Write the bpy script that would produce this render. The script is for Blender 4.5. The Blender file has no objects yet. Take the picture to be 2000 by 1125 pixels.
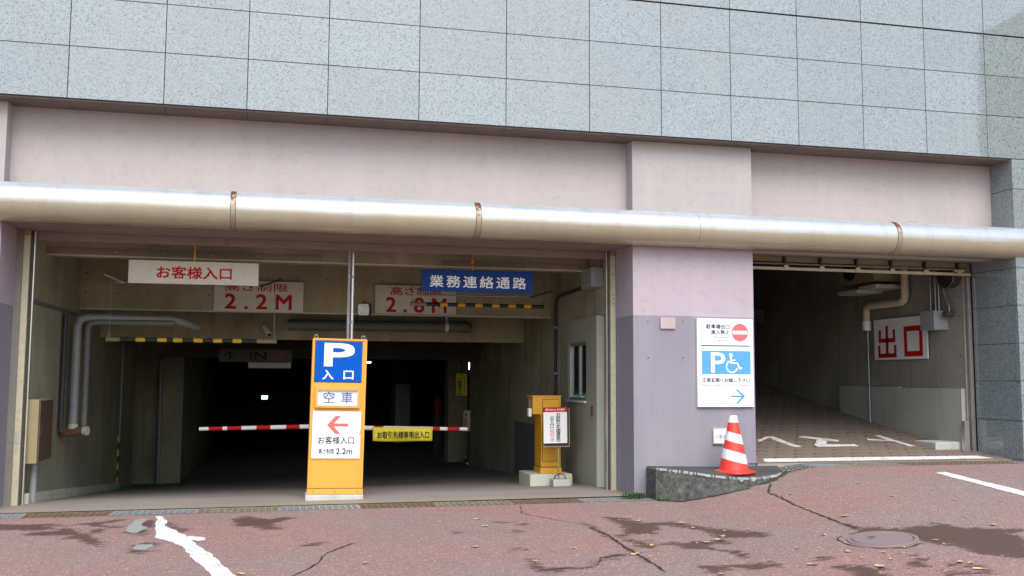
import bpy, bmesh, math, random
import numpy as np
from mathutils import Matrix, Vector

random.seed(7)
rng = np.random.default_rng(7)
S = bpy.context.scene
COL = S.collection

# ---------------------------------------------------------------- camera
yaw, pitch, roll = math.radians(13.184), math.radians(5.3066), math.radians(0.2859)
F = Vector((math.sin(yaw)*math.cos(pitch), math.cos(yaw)*math.cos(pitch), math.sin(pitch)))
Rt = Vector((math.cos(yaw), -math.sin(yaw), 0)); Up = Rt.cross(F)
R2 = Rt*math.cos(roll) + Up*math.sin(roll); U2 = -Rt*math.sin(roll) + Up*math.cos(roll)
cam = bpy.data.cameras.new('camera'); cam.sensor_width = 36; cam.lens = 34.954; cam.clip_end = 2000; cam.clip_start = .05
co = bpy.data.objects.new('camera', cam); COL.objects.link(co)
M = Matrix((R2, U2, -F)).transposed().to_4x4(); M.translation = (0, 0, 1.55)
co.matrix_world = M; S.camera = co

# ---------------------------------------------------------------- sky, sun, exposure
SUN_EL, SUN_AZ = math.radians(50), math.radians(178)      # azimuth clockwise from +Y
w = bpy.data.worlds.new('World'); S.world = w; w.use_nodes = True
nt = w.node_tree; bg = nt.nodes['Background']
sky = nt.nodes.new('ShaderNodeTexSky'); sky.sky_type = 'NISHITA'; sky.sun_disc = False
sky.sun_elevation = SUN_EL; sky.sun_rotation = SUN_AZ; sky.dust_density = 2.8; sky.air_density = 1.0; sky.ozone_density = 2.0
nt.links.new(sky.outputs[0], bg.inputs[0]); bg.inputs[1].default_value = .15
sun = bpy.data.lights.new('sun', 'SUN'); sun.energy = 1.0; sun.angle = math.radians(45); sun.color = (1, .96, .91)
so = bpy.data.objects.new('sun', sun); COL.objects.link(so)
sd = Vector((math.sin(SUN_AZ)*math.cos(SUN_EL), math.cos(SUN_AZ)*math.cos(SUN_EL), math.sin(SUN_EL)))
so.rotation_euler = sd.to_track_quat('Z', 'Y').to_euler()
S.view_settings.view_transform = 'Standard'; S.view_settings.look = 'None'
S.view_settings.exposure = 1.0; S.view_settings.gamma = 1; S.view_settings.use_curve_mapping = False

# ---------------------------------------------------------------- materials
def lin(r, g, b):
    f = lambda c: (c/255/12.92) if c/255 <= .04045 else ((c/255+.055)/1.055)**2.4
    return (f(r), f(g), f(b))
class NT:
    def __init__(s, name):
        s.m = bpy.data.materials.new(name); s.m.use_nodes = True; s.t = s.m.node_tree
        s.b = s.t.nodes['Principled BSDF']; s.geo = None
    def n(s, typ, ins=None, **kw):
        x = s.t.nodes.new('ShaderNode'+typ)
        for k, v in kw.items(): setattr(x, k, v)
        for k, v in (ins or {}).items(): s.set(x.inputs[k], v)
        return x
    def set(s, sock, v):
        if hasattr(v, 'is_output') or isinstance(v, bpy.types.NodeSocket): s.t.links.new(v, sock)
        else:
            if isinstance(v, tuple) and len(v) == 3 and sock.type == 'RGBA': v = (*v, 1)
            sock.default_value = v
    def pos(s):
        if not s.geo: s.geo = s.n('NewGeometry')
        return s.geo.outputs['Position']
    def math(s, op, a, b=0.0, c=None, clamp=False):
        x = s.n('Math', {0: a, 1: b}, operation=op); x.use_clamp = clamp
        if c is not None: s.set(x.inputs[2], c)
        return x.outputs[0]
    def scaled(s, v):
        return s.n('VectorMath', {0: s.pos(), 1: v}, operation='MULTIPLY').outputs[0]
    def noise(s, scale, detail=4, rough=.55, vec=None, dist=0):
        return s.n('TexNoise', {'Vector': vec or s.pos(), 'Scale': scale, 'Detail': detail, 'Roughness': rough, 'Distortion': dist}).outputs['Fac']
    def ramp(s, fac, stops, interp='LINEAR'):
        x = s.n('ValToRGB', {0: fac}); x.color_ramp.interpolation = interp; e = x.color_ramp.elements
        for i, (p, c) in enumerate(stops):
            if i >= 2: e.new(p)
            e[i].position = p
            e[i].color = (*c, 1) if isinstance(c, tuple) else (c, c, c, 1)
        return x.outputs[0]
    def mix(s, fac, a, b, blend='MIX'):
        x = s.n('Mix', data_type='RGBA', blend_type=blend)
        s.set(x.inputs[0], fac); s.set(x.inputs[6], a); s.set(x.inputs[7], b)
        return x.outputs[2]
    def bump(s, h, strength=.3, dist=.01):
        x = s.n('Bump', {'Strength': strength, 'Distance': dist, 'Height': h}); s.set(s.b.inputs['Normal'], x.outputs[0])
    def out(s, col=None, rough=None, metal=None, spec=None):
        if col is not None: s.set(s.b.inputs['Base Color'], col)
        if rough is not None: s.set(s.b.inputs['Roughness'], rough)
        if metal is not None: s.set(s.b.inputs['Metallic'], metal)
        if spec is not None: s.set(s.b.inputs['Specular IOR Level'], spec)
        return s.m
def paint(name, c, rough=.5, metal=0, var=.12, scale=6, dirt=.25, bump=.05, dirtc=(.05, .04, .03), spec=.5):
    """plain coating: slight mottling, sparse grime"""
    k = NT(name); n1 = k.noise(scale, 5); n2 = k.noise(scale*3.1, 6, .65)
    lo = tuple(x*(1-var) for x in c); hi = tuple(min(1, x*(1+var)) for x in c)
    col = k.mix(n1, lo, hi)
    col = k.mix(k.math('MULTIPLY', k.ramp(n2, [(.52, 0.), (.78, 1.)]), dirt), col, dirtc)
    r = k.math('MULTIPLY_ADD', n2, .25, rough-.12, clamp=True)
    if bump: k.bump(k.noise(scale*12, 3), bump, .004)
    return k.out(col, r, metal, spec)
def concrete(name, c, dark=.55, streak=.5, holes=True, rough=.88, blot=1.1, axis='x'):
    k = NT(name)
    n1 = k.noise(blot, 6, .6); n2 = k.noise(1, 5, .6, k.scaled((5, 5, .35))); n3 = k.noise(60, 3)
    col = k.mix(k.ramp(n1, [(.3, 0.), (.72, 1.)]), tuple(x*dark for x in c), c)
    col = k.mix(k.math('MULTIPLY', k.ramp(n2, [(.5, 0.), (.75, 1.)]), streak), col, tuple(x*.38 for x in c))
    col = k.mix(k.math('MULTIPLY', n3, .25), col, tuple(x*.6 for x in c))
    h = n3
    if holes:
        p = k.n('SeparateXYZ', {0: k.pos()}).outputs
        u = k.math('SUBTRACT', k.math('PINGPONG', k.math('ADD', p[0], p[1]), .45), .225)
        v = k.math('SUBTRACT', k.math('PINGPONG', p[2], .3), .15)
        d = k.math('SQRT', k.math('ADD', k.math('MULTIPLY', u, u), k.math('MULTIPLY', v, v)))
        hm = k.math('LESS_THAN', d, .013)
        col = k.mix(k.math('MULTIPLY', hm, .75), col, (.02, .018, .015))
    k.bump(h, .25, .006)
    return k.out(col, rough, 0, .3)
def emit(name, c, st):
    k = NT(name); k.out(c, .5); k.set(k.b.inputs['Emission Color'], c); k.b.inputs['Emission Strength'].default_value = st; return k.m

MT = {}
# polished granite
k = NT('granite')
v1 = k.n('TexVoronoi', {'Vector': k.pos(), 'Scale': 80.}).outputs['Color']
v1 = k.n('SeparateColor', {0: v1}).outputs[0]
f1 = k.ramp(v1, [(0., (.095, .11, .11)), (.12, (.145, .168, .168)), (.18, (.222, .268, .266)), (.72, (.256, .308, .305)), (.82, (.292, .345, .34)), (1., (.315, .365, .357))])
blo = k.noise(.9, 4); oi = k.n('ObjectInfo').outputs['Random']
f1 = k.mix(k.math('MULTIPLY_ADD', oi, .24, 0.), f1, (.16, .175, .17))
f1 = k.mix(k.math('MULTIPLY', k.ramp(blo, [(.45, 0.), (.75, 1.)]), .22), f1, (.26, .26, .225))
st = k.noise(1, 4, .6, k.scaled((7, 7, .25)))
f1 = k.mix(k.math('MULTIPLY', k.ramp(st, [(.56, 0.), (.70, 1.)]), .38), f1, (.31, .32, .295))
k.b.inputs['IOR'].default_value = 1.8
MT['granite'] = k.out(f1, k.math('MULTIPLY_ADD', k.noise(3, 3), .04, .01), 0, .5)
MT['joint'] = paint('joint_sealant', (.035, .035, .035), .8, dirt=0, bump=0)
# plaster: lavender pink with weathering
def plaster(name, c, c2=None, split=None, stk=.35):
    k = NT(name); n1 = k.noise(.8, 5); n2 = k.noise(1, 5, .6, k.scaled((4, 4, .4))); n3 = k.noise(9, 5, .6)
    base = c
    if split:
        z = k.n('SeparateXYZ', {0: k.pos()}).outputs[2]
        zz = k.math('ADD', z, k.math('MULTIPLY', k.math('SUBTRACT', k.noise(25, 2), .5), .012))
        base = k.mix(k.math('LESS_THAN', zz, split), c, c2)
    col = k.mix(k.math('MULTIPLY', k.ramp(n1, [(.35, 0.), (.7, 1.)]), .36), base, (.33, .325, .30))
    col = k.mix(k.math('MULTIPLY', k.ramp(n2, [(.48, 0.), (.7, 1.)]), stk), col, (.50, .475, .45))
    col = k.mix(k.math('MULTIPLY', k.ramp(n3, [(.52, 0.), (.78, 1.)]), .26), col, (.2, .18, .18))
    k.bump(k.noise(160, 3), .15, .003)
    return k.out(col, .8, 0, .3)
MT['plaster'] = plaster('plaster_pink', (.465, .42, .40))
MT['pillar'] = plaster('pillar_paint', (.43, .365, .41), (.24, .225, .275), 2.405, .14)
MT['pillar_up'] = plaster('pillar_paint_upper', (.41, .38, .37))
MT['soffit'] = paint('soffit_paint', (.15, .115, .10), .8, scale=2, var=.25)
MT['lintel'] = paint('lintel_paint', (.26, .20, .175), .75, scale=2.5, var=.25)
# brushed steel tube
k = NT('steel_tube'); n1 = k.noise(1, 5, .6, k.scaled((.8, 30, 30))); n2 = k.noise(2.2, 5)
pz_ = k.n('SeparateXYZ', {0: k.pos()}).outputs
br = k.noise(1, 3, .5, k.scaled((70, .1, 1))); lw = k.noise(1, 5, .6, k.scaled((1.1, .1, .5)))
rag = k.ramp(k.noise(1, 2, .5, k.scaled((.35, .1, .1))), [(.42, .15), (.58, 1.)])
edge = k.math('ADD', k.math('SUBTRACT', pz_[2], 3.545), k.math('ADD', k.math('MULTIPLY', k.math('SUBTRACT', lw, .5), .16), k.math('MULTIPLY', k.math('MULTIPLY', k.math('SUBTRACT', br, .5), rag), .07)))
pale_top = k.ramp(k.math('MULTIPLY_ADD', edge, 7., .5), [(.2, 0.), (.75, 1.)])
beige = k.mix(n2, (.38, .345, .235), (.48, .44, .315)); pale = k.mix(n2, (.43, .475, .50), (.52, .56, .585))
col = k.mix(pale_top, beige, pale)  # blue-white above a ragged height line, beige below it
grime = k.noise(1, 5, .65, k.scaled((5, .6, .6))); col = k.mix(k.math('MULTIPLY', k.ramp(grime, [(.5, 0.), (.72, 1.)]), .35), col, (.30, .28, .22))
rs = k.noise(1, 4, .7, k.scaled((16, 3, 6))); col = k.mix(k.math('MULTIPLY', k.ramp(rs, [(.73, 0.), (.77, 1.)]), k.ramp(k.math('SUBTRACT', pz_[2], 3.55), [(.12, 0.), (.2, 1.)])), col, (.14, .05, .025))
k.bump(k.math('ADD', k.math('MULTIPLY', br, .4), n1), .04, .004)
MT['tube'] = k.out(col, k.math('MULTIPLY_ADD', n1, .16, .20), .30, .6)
MT['rust'] = paint('rust', (.17, .085, .05), .9, var=.5, scale=30, dirt=.5)
k = NT('tube_joint_rusty'); z = k.n('SeparateXYZ', {0: k.pos()}).outputs[2]
rm = k.math('ADD', k.math('MULTIPLY', k.noise(22, 5, .7), 1.1), k.math('MULTIPLY', k.math('SUBTRACT', z, 3.6), 1.2))
col = k.mix(k.ramp(rm, [(.56, 0.), (.66, 1.)]), (.34, .31, .235), (.14, .045, .025))
MT['tube_joint'] = k.out(col, .55, .4)
MT['steel'] = paint('galvanised_steel', (.36, .38, .39), .45, .8, dirt=.35, scale=15)
MT['darksteel'] = paint('dark_steel', (.06, .06, .06), .55, .5, dirt=.2)
MT['rail'] = paint('guide_rail_beige', (.50, .47, .33), .5, .1, dirt=.35, scale=9, var=.2, dirtc=(.2, .17, .1))
MT['railgrey'] = paint('guide_rail_grey', (.24, .22, .19), .6, .2, dirt=.3)
MT['aluminium'] = paint('aluminium', (.62, .62, .58), .35, .8, dirt=.15)
MT['conc'] = concrete('cast_concrete', (.47, .45, .31), .52, .6)
MT['conc_exit'] = concrete('exit_concrete', (.36, .345, .285), .6, .55)
MT['conc_exit_light'] = concrete('exit_wainscot', (.47, .475, .40), .75, .35, holes=False)
MT['conc_beam'] = concrete('beam_concrete', (.47, .41, .26), .56, .45)
MT['conc_dark'] = concrete('dark_concrete', (.10, .09, .07), .6, .3, holes=False)  # much darker concrete tone for ceilings, deep walls and backing
MT['conc_light'] = concrete('smooth_concrete', (.62, .63, .52), .8, .3, holes=False)
MT['conc_panel'] = concrete('rendered_panel', (.36, .37, .29), .8, .3, holes=False)
MT['conc_white'] = concrete('pale_concrete_block', (.58, .57, .52), .75, .2, holes=False, blot=7)
k = NT('mossy_kerb_concrete'); n1 = k.noise(13, 8, .72); n2 = k.noise(55, 5, .7); n3 = k.noise(2.5, 4)
col = k.ramp(n1, [(.32, (.04, .042, .038)), (.52, (.105, .106, .098)), (.70, (.20, .20, .185))])
col = k.mix(k.ramp(n2, [(.60, 0.), (.68, .8)]), col, (.42, .42, .39)); col = k.mix(k.ramp(n3, [(.5, 0.), (.75, .55)]), col, (.05, .055, .02))
k.bump(k.math('ADD', n1, n2), .7, .012); MT['conc_kerb'] = k.out(col, .92, 0, .3)
MT['cement'] = concrete('cement_smear', (.34, .35, .33), .75, 0, holes=False, blot=6)
MT['trench'] = paint('trench_black', (.018, .015, .012), .95, dirt=0)  # near-black channel colour, keeps the gaps between grate bars dark
MT['apron'] = concrete('apron_concrete', (.36, .33, .26), .7, 0, holes=False, blot=2)
MT['dado'] = paint('dark_dado_paint', (.15, .155, .15), .7, scale=3, dirt=.3, dirtc=(.15, .15, .14))
MT['yellow'] = paint('yellow_enamel', (.74, .36, .05), .38, dirt=.16, scale=5, var=.06, dirtc=(.2, .08, .03))
MT['cabyellow'] = paint('cabinet_yellow', (.72, .36, .02), .4, dirt=.2, scale=5, var=.08, dirtc=(.15, .07, .02))
MT['banner'] = paint('banner_vinyl', (.72, .62, .02), .5, dirt=.06, scale=7, var=.08)
MT['bandyellow'] = paint('band_yellow', (.80, .48, .02), .5, dirt=.2, scale=30)
MT['black'] = paint('black_paint', (.02, .02, .02), .5, dirt=.2, dirtc=(.1, .1, .09))
MT['cream'] = paint('cream_pvc', (.55, .50, .32), .5, dirt=.2, scale=9)
MT['white'] = paint('white_enamel', (.80, .80, .78), .4, dirt=.05, scale=4, var=.04)
MT['whitelit'] = paint('white_sheet', (.78, .79, .78), .35, dirt=.02, scale=4, var=.02)
MT['oldwhite'] = paint('aged_white_board', (.62, .60, .50), .55, dirt=.22, scale=3, var=.12, dirtc=(.3, .25, .15))
MT['red'] = paint('red_enamel', (.46, .016, .010), .5, dirt=.06, spec=.12)
MT['fadered'] = paint('faded_red', (.42, .012, .014), .6, dirt=.2, dirtc=(.6, .25, .2), scale=8, spec=.1)
MT['conewhite'] = paint('cone_white', (.76, .76, .74), .5, dirt=.22, scale=11, var=.06, dirtc=(.2, .17, .15))
MT['coral'] = paint('sun_faded_red', (.72, .13, .12), .45, dirt=.05)
MT['conered'] = paint('cone_red', (.72, .05, .03), .42, dirt=.10, scale=14, var=.1)
MT['blue'] = paint('sign_blue', (.0, .085, .44), .5, dirt=.03, var=.05, spec=.1)
MT['navy'] = paint('sign_navy', (.004, .042, .21), .55, dirt=.1, var=.08, spec=.2)
MT['skyblue'] = paint('sign_sky_blue', (.08, .33, .72), .4, dirt=.02, var=.04)
MT['teal'] = paint('print_teal', (.006, .035, .065), .55, dirt=0, spec=.1)
MT['lightteal'] = paint('print_pale_blue', (.22, .38, .45), .5, dirt=0)
MT['cyan'] = paint('print_cyan', (.03, .28, .55), .5, dirt=0)
MT['ink'] = paint('print_black', (.012, .012, .018), .55, dirt=0, spec=.1)
MT['greyink'] = paint('print_grey_blue', (.13, .17, .32), .55, dirt=0, spec=.1)
MT['paint'] = None
k = NT('road_paint'); n = k.noise(38, 6, .7); n2 = k.noise(6, 4)
col = k.mix(k.ramp(k.math('ADD', n, k.math('MULTIPLY', n2, .35)), [(.70, 0.), (.77, .85)]), (.80, .80, .78), (.34, .26, .24))
k.bump(n, .3, .003); MT['paint'] = k.out(col, .7, 0, .4)
MT['leaf'] = paint('dry_leaf', (.52, .39, .18), .7, var=.35, scale=20, dirt=.2)
MT['weed'] = paint('weed_green', (.06, .13, .025), .6, var=.3, scale=30, dirt=0)
MT['moss'] = paint('moss', (.05, .058, .015), .95, var=.5, scale=30, dirt=.4, bump=.6)
MT['crack'] = paint('crack_dirt', (.035, .022, .02), .9, dirt=0)
MT['iron'] = paint('manhole_iron', (.25, .19, .17), .75, .1, scale=20, dirt=.4, bump=.3)
MT['glass'] = paint('window_glass', (.02, .03, .03), .08, 0, dirt=0, bump=0)
MT['mirror'] = paint('mirror_glass', (.16, .17, .17), .22, 1, dirt=.1, bump=0)
MT['brown'] = paint('brown_steel_door', (.10, .065, .045), .55, .1, scale=3, dirt=.3)
MT['olive'] = paint('olive_side', (.30, .25, .13), .6, scale=5, dirt=.3)
MT['pipegrey'] = paint('grey_service_pipe', (.19, .195, .18), .6, .1, dirt=.3, scale=7)
MT['pvcgrey'] = paint('grey_pipe', (.30, .32, .32), .5, .1, dirt=.3, scale=7)
MT['extred'] = paint('dim_red', (.25, .02, .02), .5)
MT['lampw'] = emit('lamp_white', (1, .98, .92), 10); MT['lampg'] = emit('lamp_green', (.35, 1, .7), 3); MT['lampo'] = emit('lamp_warm', (1, .75, .45), 4)
MT['bldg'] = paint('far_render', (.24, .215, .17), .9, scale=.5, dirt=.1)
# grating variants
MT['grate_new'] = paint('grate_galvanised', (.42, .44, .44), .45, .5, dirt=.25, scale=12, dirtc=(.25, .2, .12))
MT['grate_rust'] = paint('grate_rusty', (.24, .17, .11), .8, .2, dirt=.5, scale=12, var=.4, dirtc=(.05, .03, .02))
MT['grate_ylw'] = paint('grate_stained', (.33, .29, .20), .7, .3, dirt=.5, scale=14, var=.4, dirtc=(.08, .05, .03))
# asphalt with reddish binder; wet patches come from the ground's own attribute
k = NT('red_asphalt')
at = k.n('Attribute', attribute_name='wet').outputs['Fac']
wn = k.math('ADD', k.math('MULTIPLY', k.math('SUBTRACT', k.noise(1, 6, .7, k.scaled((6, 16, 1)), .6), .5), .78), k.math('MULTIPLY', k.math('SUBTRACT', k.noise(1, 5, .75, k.scaled((34, 62, 1))), .5), .44))
wet = k.ramp(k.math('ADD', at, wn), [(.488, 0.), (.506, .9), (.60, 1.)])
n1 = k.noise(.55, 5); n2 = k.noise(3.2, 5, .65); n3 = k.noise(120, 3, .7)
sp = k.n('SeparateColor', {0: k.n('TexVoronoi', {'Vector': k.pos(), 'Scale': 75.}).outputs['Color']}).outputs[0]
base = k.mix(k.ramp(n1, [(.38, 0.), (.62, 1.)]), (.345, .198, .168), (.285, .215, .19))
base = k.mix(k.math('MULTIPLY', k.ramp(n2, [(.42, 0.), (.72, 1.)]), .4), base, (.255, .16, .138))
base = k.mix(k.ramp(n3, [(.35, .45), (.6, 0.)]), base, (.13, .085, .075))
base = k.mix(k.ramp(sp, [(.94, 0.), (.965, .55)]), base, (.62, .50, .40))
base = k.mix(k.ramp(sp, [(.05, .55), (.12, 0.)]), base, (.07, .05, .05))
wetc = k.mix(n3, (.05, .026, .018), (.115, .064, .046))
base = k.mix(k.math('MULTIPLY', wet, .92), base, wetc)
k.bump(k.math('ADD', n3, k.math('MULTIPLY', sp, .5)), .45, .006)
MT['asphalt'] = k.out(base, k.mix(wet, (.85, .85, .85), (.78, .78, .78)), 0, .35)
# garage floor
k = NT('garage_floor'); n1 = k.noise(.7, 6, .6); n2 = k.noise(1, 4, .6, k.scaled((.5, 4, 1))); n3 = k.noise(90, 3)
p = k.n('SeparateXYZ', {0: k.pos()}).outputs
edge = k.math('MULTIPLY', k.math('SUBTRACT', 12.62, p[1]), 2.6)
apm = k.ramp(k.math('ADD', edge, k.math('MULTIPLY', n2, .7)), [(.40, 0.), (.75, 1.)])
col = k.mix(n1, (.22, .195, .178), (.36, .32, .29)); col = k.mix(k.math('MULTIPLY', k.ramp(n2, [(.52, 0.), (.7, 1.)]), .5), col, (.15, .125, .11))
col = k.mix(apm, col, k.mix(n1, (.26, .225, .165), (.36, .32, .24))); col = k.mix(k.math('MULTIPLY', n3, .3), col, (.08, .07, .06))
k.bump(n3, .3, .005); MT['gfloor'] = k.out(col, .8, 0, .4)
# exit ramp with pressed ring grooves
k = NT('ramp_ring_concrete'); p = k.n('SeparateXYZ', {0: k.pos()}).outputs
row = k.math('FLOOR', k.math('DIVIDE', p[1], .26)); off = k.math('MULTIPLY', k.math('MODULO', row, 2.), .15)
u = k.math('SUBTRACT', k.math('PINGPONG', k.math('ADD', p[0], off), .15), 0.); u = k.math('SUBTRACT', k.math('MODULO', k.math('ADD', p[0], off), .30), .15)
v = k.math('SUBTRACT', k.math('MODULO', p[1], .26), .13)
d = k.math('SQRT', k.math('ADD', k.math('MULTIPLY', u, u), k.math('MULTIPLY', v, v)))
ring = k.math('MULTIPLY', k.math('LESS_THAN', k.math('ABSOLUTE', k.math('SUBTRACT', d, .075)), .016), k.math('GREATER_THAN', v, -.02))
n1 = k.noise(1.1, 5); n3 = k.noise(80, 3)
col = k.mix(n1, (.17, .13, .10), (.27, .215, .175)); col = k.mix(k.math('MULTIPLY', n3, .3), col, (.12, .09, .08))
col = k.mix(k.math('MULTIPLY', k.math('MULTIPLY', ring, k.ramp(k.noise(5, 3), [(.35, .2), (.6, 1.)])), .85), col, (.03, .022, .02))
k.bump(k.math('SUBTRACT', k.math('MULTIPLY', n3, .4), ring), .4, .01); MT['ramp'] = k.out(col, .85, 0, .3)

# ---------------------------------------------------------------- geometry helpers
ORG = {}
class MB:
    def __init__(s): s.v = []; s.f = []; s.sm = []
    def add(s, vs, fs, sm=False):
        o = len(s.v); s.v += [tuple(x) for x in vs]; s.f += [tuple(i+o for i in f) for f in fs]; s.sm += [sm]*len(fs); return s
    def box(s, x0, x1, y0, y1, z0, z1):
        return s.add([(x0,y0,z0),(x1,y0,z0),(x1,y1,z0),(x0,y1,z0),(x0,y0,z1),(x1,y0,z1),(x1,y1,z1),(x0,y1,z1)],
                     [(0,3,2,1),(4,5,6,7),(0,1,5,4),(1,2,6,5),(2,3,7,6),(3,0,4,7)])
    def bbox(s, x0, x1, y0, y1, z0, z1, b=.012):
        """box with chamfered edges"""
        bm = bmesh.new(); bmesh.ops.create_cube(bm, size=1)
        for v in bm.verts: v.co = ((x0+x1)/2+v.co.x*(x1-x0), (y0+y1)/2+v.co.y*(y1-y0), (z0+z1)/2+v.co.z*(z1-z0))
        bmesh.ops.bevel(bm, geom=bm.edges[:], offset=b, segments=2, affect='EDGES', profile=.6)
        bm.verts.index_update(); s.add([v.co[:] for v in bm.verts], [[v.index for v in f.verts] for f in bm.faces]); bm.free(); return s
    def tube(s, pts, r, seg=10, caps=True, rad=None):
        pts = [Vector(p) for p in pts]; n = len(pts); rings = []
        t0 = (pts[1]-pts[0]).normalized(); a = Vector((0,0,1)) if abs(t0.z) < .9 else Vector((1,0,0))
        nrm = t0.cross(a).normalized()
        for i, p in enumerate(pts):
            t = (pts[min(i+1,n-1)]-pts[max(i-1,0)]).normalized()
            nrm = (nrm - t*nrm.dot(t)).normalized(); bi = t.cross(nrm)
            mi = 1.0
            if 0 < i < n-1:
                c = (pts[i]-pts[i-1]).normalized().dot((pts[i+1]-pts[i]).normalized()); mi = 1/max(.5, math.sqrt(max(0.01,(1+c)/2)))
            rr = (rad[i] if rad else r)
            rings.append([p+(nrm*math.cos(2*math.pi*j/seg)+bi*math.sin(2*math.pi*j/seg))*rr*mi for j in range(seg)])
        vs = [x for rg in rings for x in rg]; fs = []
        for i in range(n-1):
            for j in range(seg): fs.append((i*seg+j, i*seg+(j+1)%seg, (i+1)*seg+(j+1)%seg, (i+1)*seg+j))
        s.add(vs, fs, True)
        if caps: s.add(rings[0], [tuple(range(seg))[::-1]]); s.add(rings[-1], [tuple(range(seg))])
        return s
    def prism(s, poly, y0, y1):
        """outline in x,z pushed from y0 (front) to y1"""
        n = len(poly); vs = [(x,y0,z) for x,z in poly]+[(x,y1,z) for x,z in poly]
        fs = [tuple(range(n)), tuple(range(n,2*n))[::-1]]+[(i,i+n,(i+1)%n+n,(i+1)%n) for i in range(n)]
        return s.add(vs, fs)
    def lathe(s, prof, c, seg=24):
        n = len(prof); vs = []; fs = []
        for i, (r, z) in enumerate(prof):
            for j in range(seg):
                a = 2*math.pi*j/seg; vs.append((c[0]+r*math.cos(a), c[1]+r*math.sin(a), c[2]+z))
        for i in range(n-1):
            for j in range(seg): fs.append((i*seg+j, i*seg+(j+1)%seg, (i+1)*seg+(j+1)%seg, (i+1)*seg+j))
        s.add(vs, fs, True); s.add([vs[(n-1)*seg+j] for j in range(seg)], [tuple(range(seg))]); return s
    def build(s, name, m, parent=None, org=None):
        o0 = Vector(ORG.get(parent.name, (0,0,0))) if parent else Vector(org or (0,0,0))
        me = bpy.data.meshes.new(name); me.from_pydata([tuple(Vector(v)-o0) for v in s.v], [], s.f)
        bm = bmesh.new(); bm.from_mesh(me); bmesh.ops.recalc_face_normals(bm, faces=bm.faces); bm.to_mesh(me); bm.free()
        if any(s.sm):
            for p, q in zip(me.polygons, s.sm): p.use_smooth = q
        me.materials.append(MT[m] if isinstance(m, str) else m)
        o = bpy.data.objects.new(name, me); COL.objects.link(o)
        if parent: o.parent = parent; ORG[o.name] = tuple(o0)
        else: o.location = o0; ORG[o.name] = tuple(o0)
        return o
def tag(o, label=None, cat=None, group=None, kind=None):
    if label: o['label'] = label
    if cat: o['category'] = cat
    if group: o['group'] = group
    if kind: o['kind'] = kind
    return o
def thing(name, label, cat, org, group=None):
    o = bpy.data.objects.new(name, None); COL.objects.link(o); o.location = org; o.empty_display_size = .1
    ORG[o.name] = tuple(org); return tag(o, label, cat, group)
def text(parent, body, rect, y, m, bold=.0, name='lettering', spacing=1.0, line=1.0, depth=.0015, plane='xz'):
    """flat lettering fitted to rect (x0,x1,z0,z1); front face a hair proud of y.  plane 'yz-' faces -X"""
    c = bpy.data.curves.new(name, 'FONT'); c.body = body; c.resolution_u = 3; c.space_character = spacing; c.space_line = line
    c.align_x = 'CENTER'
    o = bpy.data.objects.new(name, c); COL.objects.link(o)
    dg = bpy.context.evaluated_depsgraph_get(); me = bpy.data.meshes.new_from_object(o.evaluated_get(dg))
    bpy.data.objects.remove(o); bpy.data.curves.remove(c)
    n = len(me.vertices); a = np.empty(n*3); me.vertices.foreach_get('co', a); a = a.reshape(-1,3)
    mn, mx = a.min(0), a.max(0); x0, x1, z0, z1 = rect
    U = x0+(a[:,0]-mn[0])/max(1e-6,mx[0]-mn[0])*(x1-x0); V = z0+(a[:,1]-mn[1])/max(1e-6,mx[1]-mn[1])*(z1-z0)
    if plane == 'xz': P = np.stack([U, np.full(n, y-depth), V], 1)
    else: P = np.stack([np.full(n, y-depth), -U, V], 1)
    P -= np.array(ORG[parent.name])
    if bold:
        fs = [tuple(p.vertices) for p in me.polygons]; em = bold*min((x1-x0)/max(1e-6, mx[0]-mn[0]), (z1-z0)/max(1e-6, mx[1]-mn[1])); VV = []; FF = []
        for i, (du, dv) in enumerate(((-1,-1),(1,1),(-1,1),(1,-1),(0,0))):
            sh = np.array([du*em, -i*.0003, dv*em]) if plane == 'xz' else np.array([-i*.0003, -du*em, dv*em])
            VV.append(P+sh); FF += [tuple(q+i*n for q in f) for f in fs]
        bpy.data.meshes.remove(me); me = bpy.data.meshes.new(name); me.from_pydata([tuple(q) for q in np.concatenate(VV)], [], FF)
    else: me.vertices.foreach_set('co', P.ravel()); me.update()
    me.materials.clear(); me.materials.append(MT[m]); me.name = name
    ob = bpy.data.objects.new(name, me); COL.objects.link(ob); ob.parent = parent; ORG[ob.name] = ORG[parent.name]; return ob
def stroke(pts, wd):
    """2-D polyline -> list of quads (with mitred joints)"""
    P = [Vector(p) for p in pts]; L = []; Rr = []
    for i, p in enumerate(P):
        d1 = (P[i]-P[i-1]).normalized() if i else (P[1]-P[0]).normalized()
        d2 = (P[i+1]-P[i]).normalized() if i < len(P)-1 else d1
        n = Vector((-d1.y-d2.y, d1.x+d2.x)).normalized(); kx = wd/2/max(.4, n.dot(Vector((-d1.y, d1.x))))
        L.append(p+n*kx); Rr.append(p-n*kx)
    return L+Rr[::-1]

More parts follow.
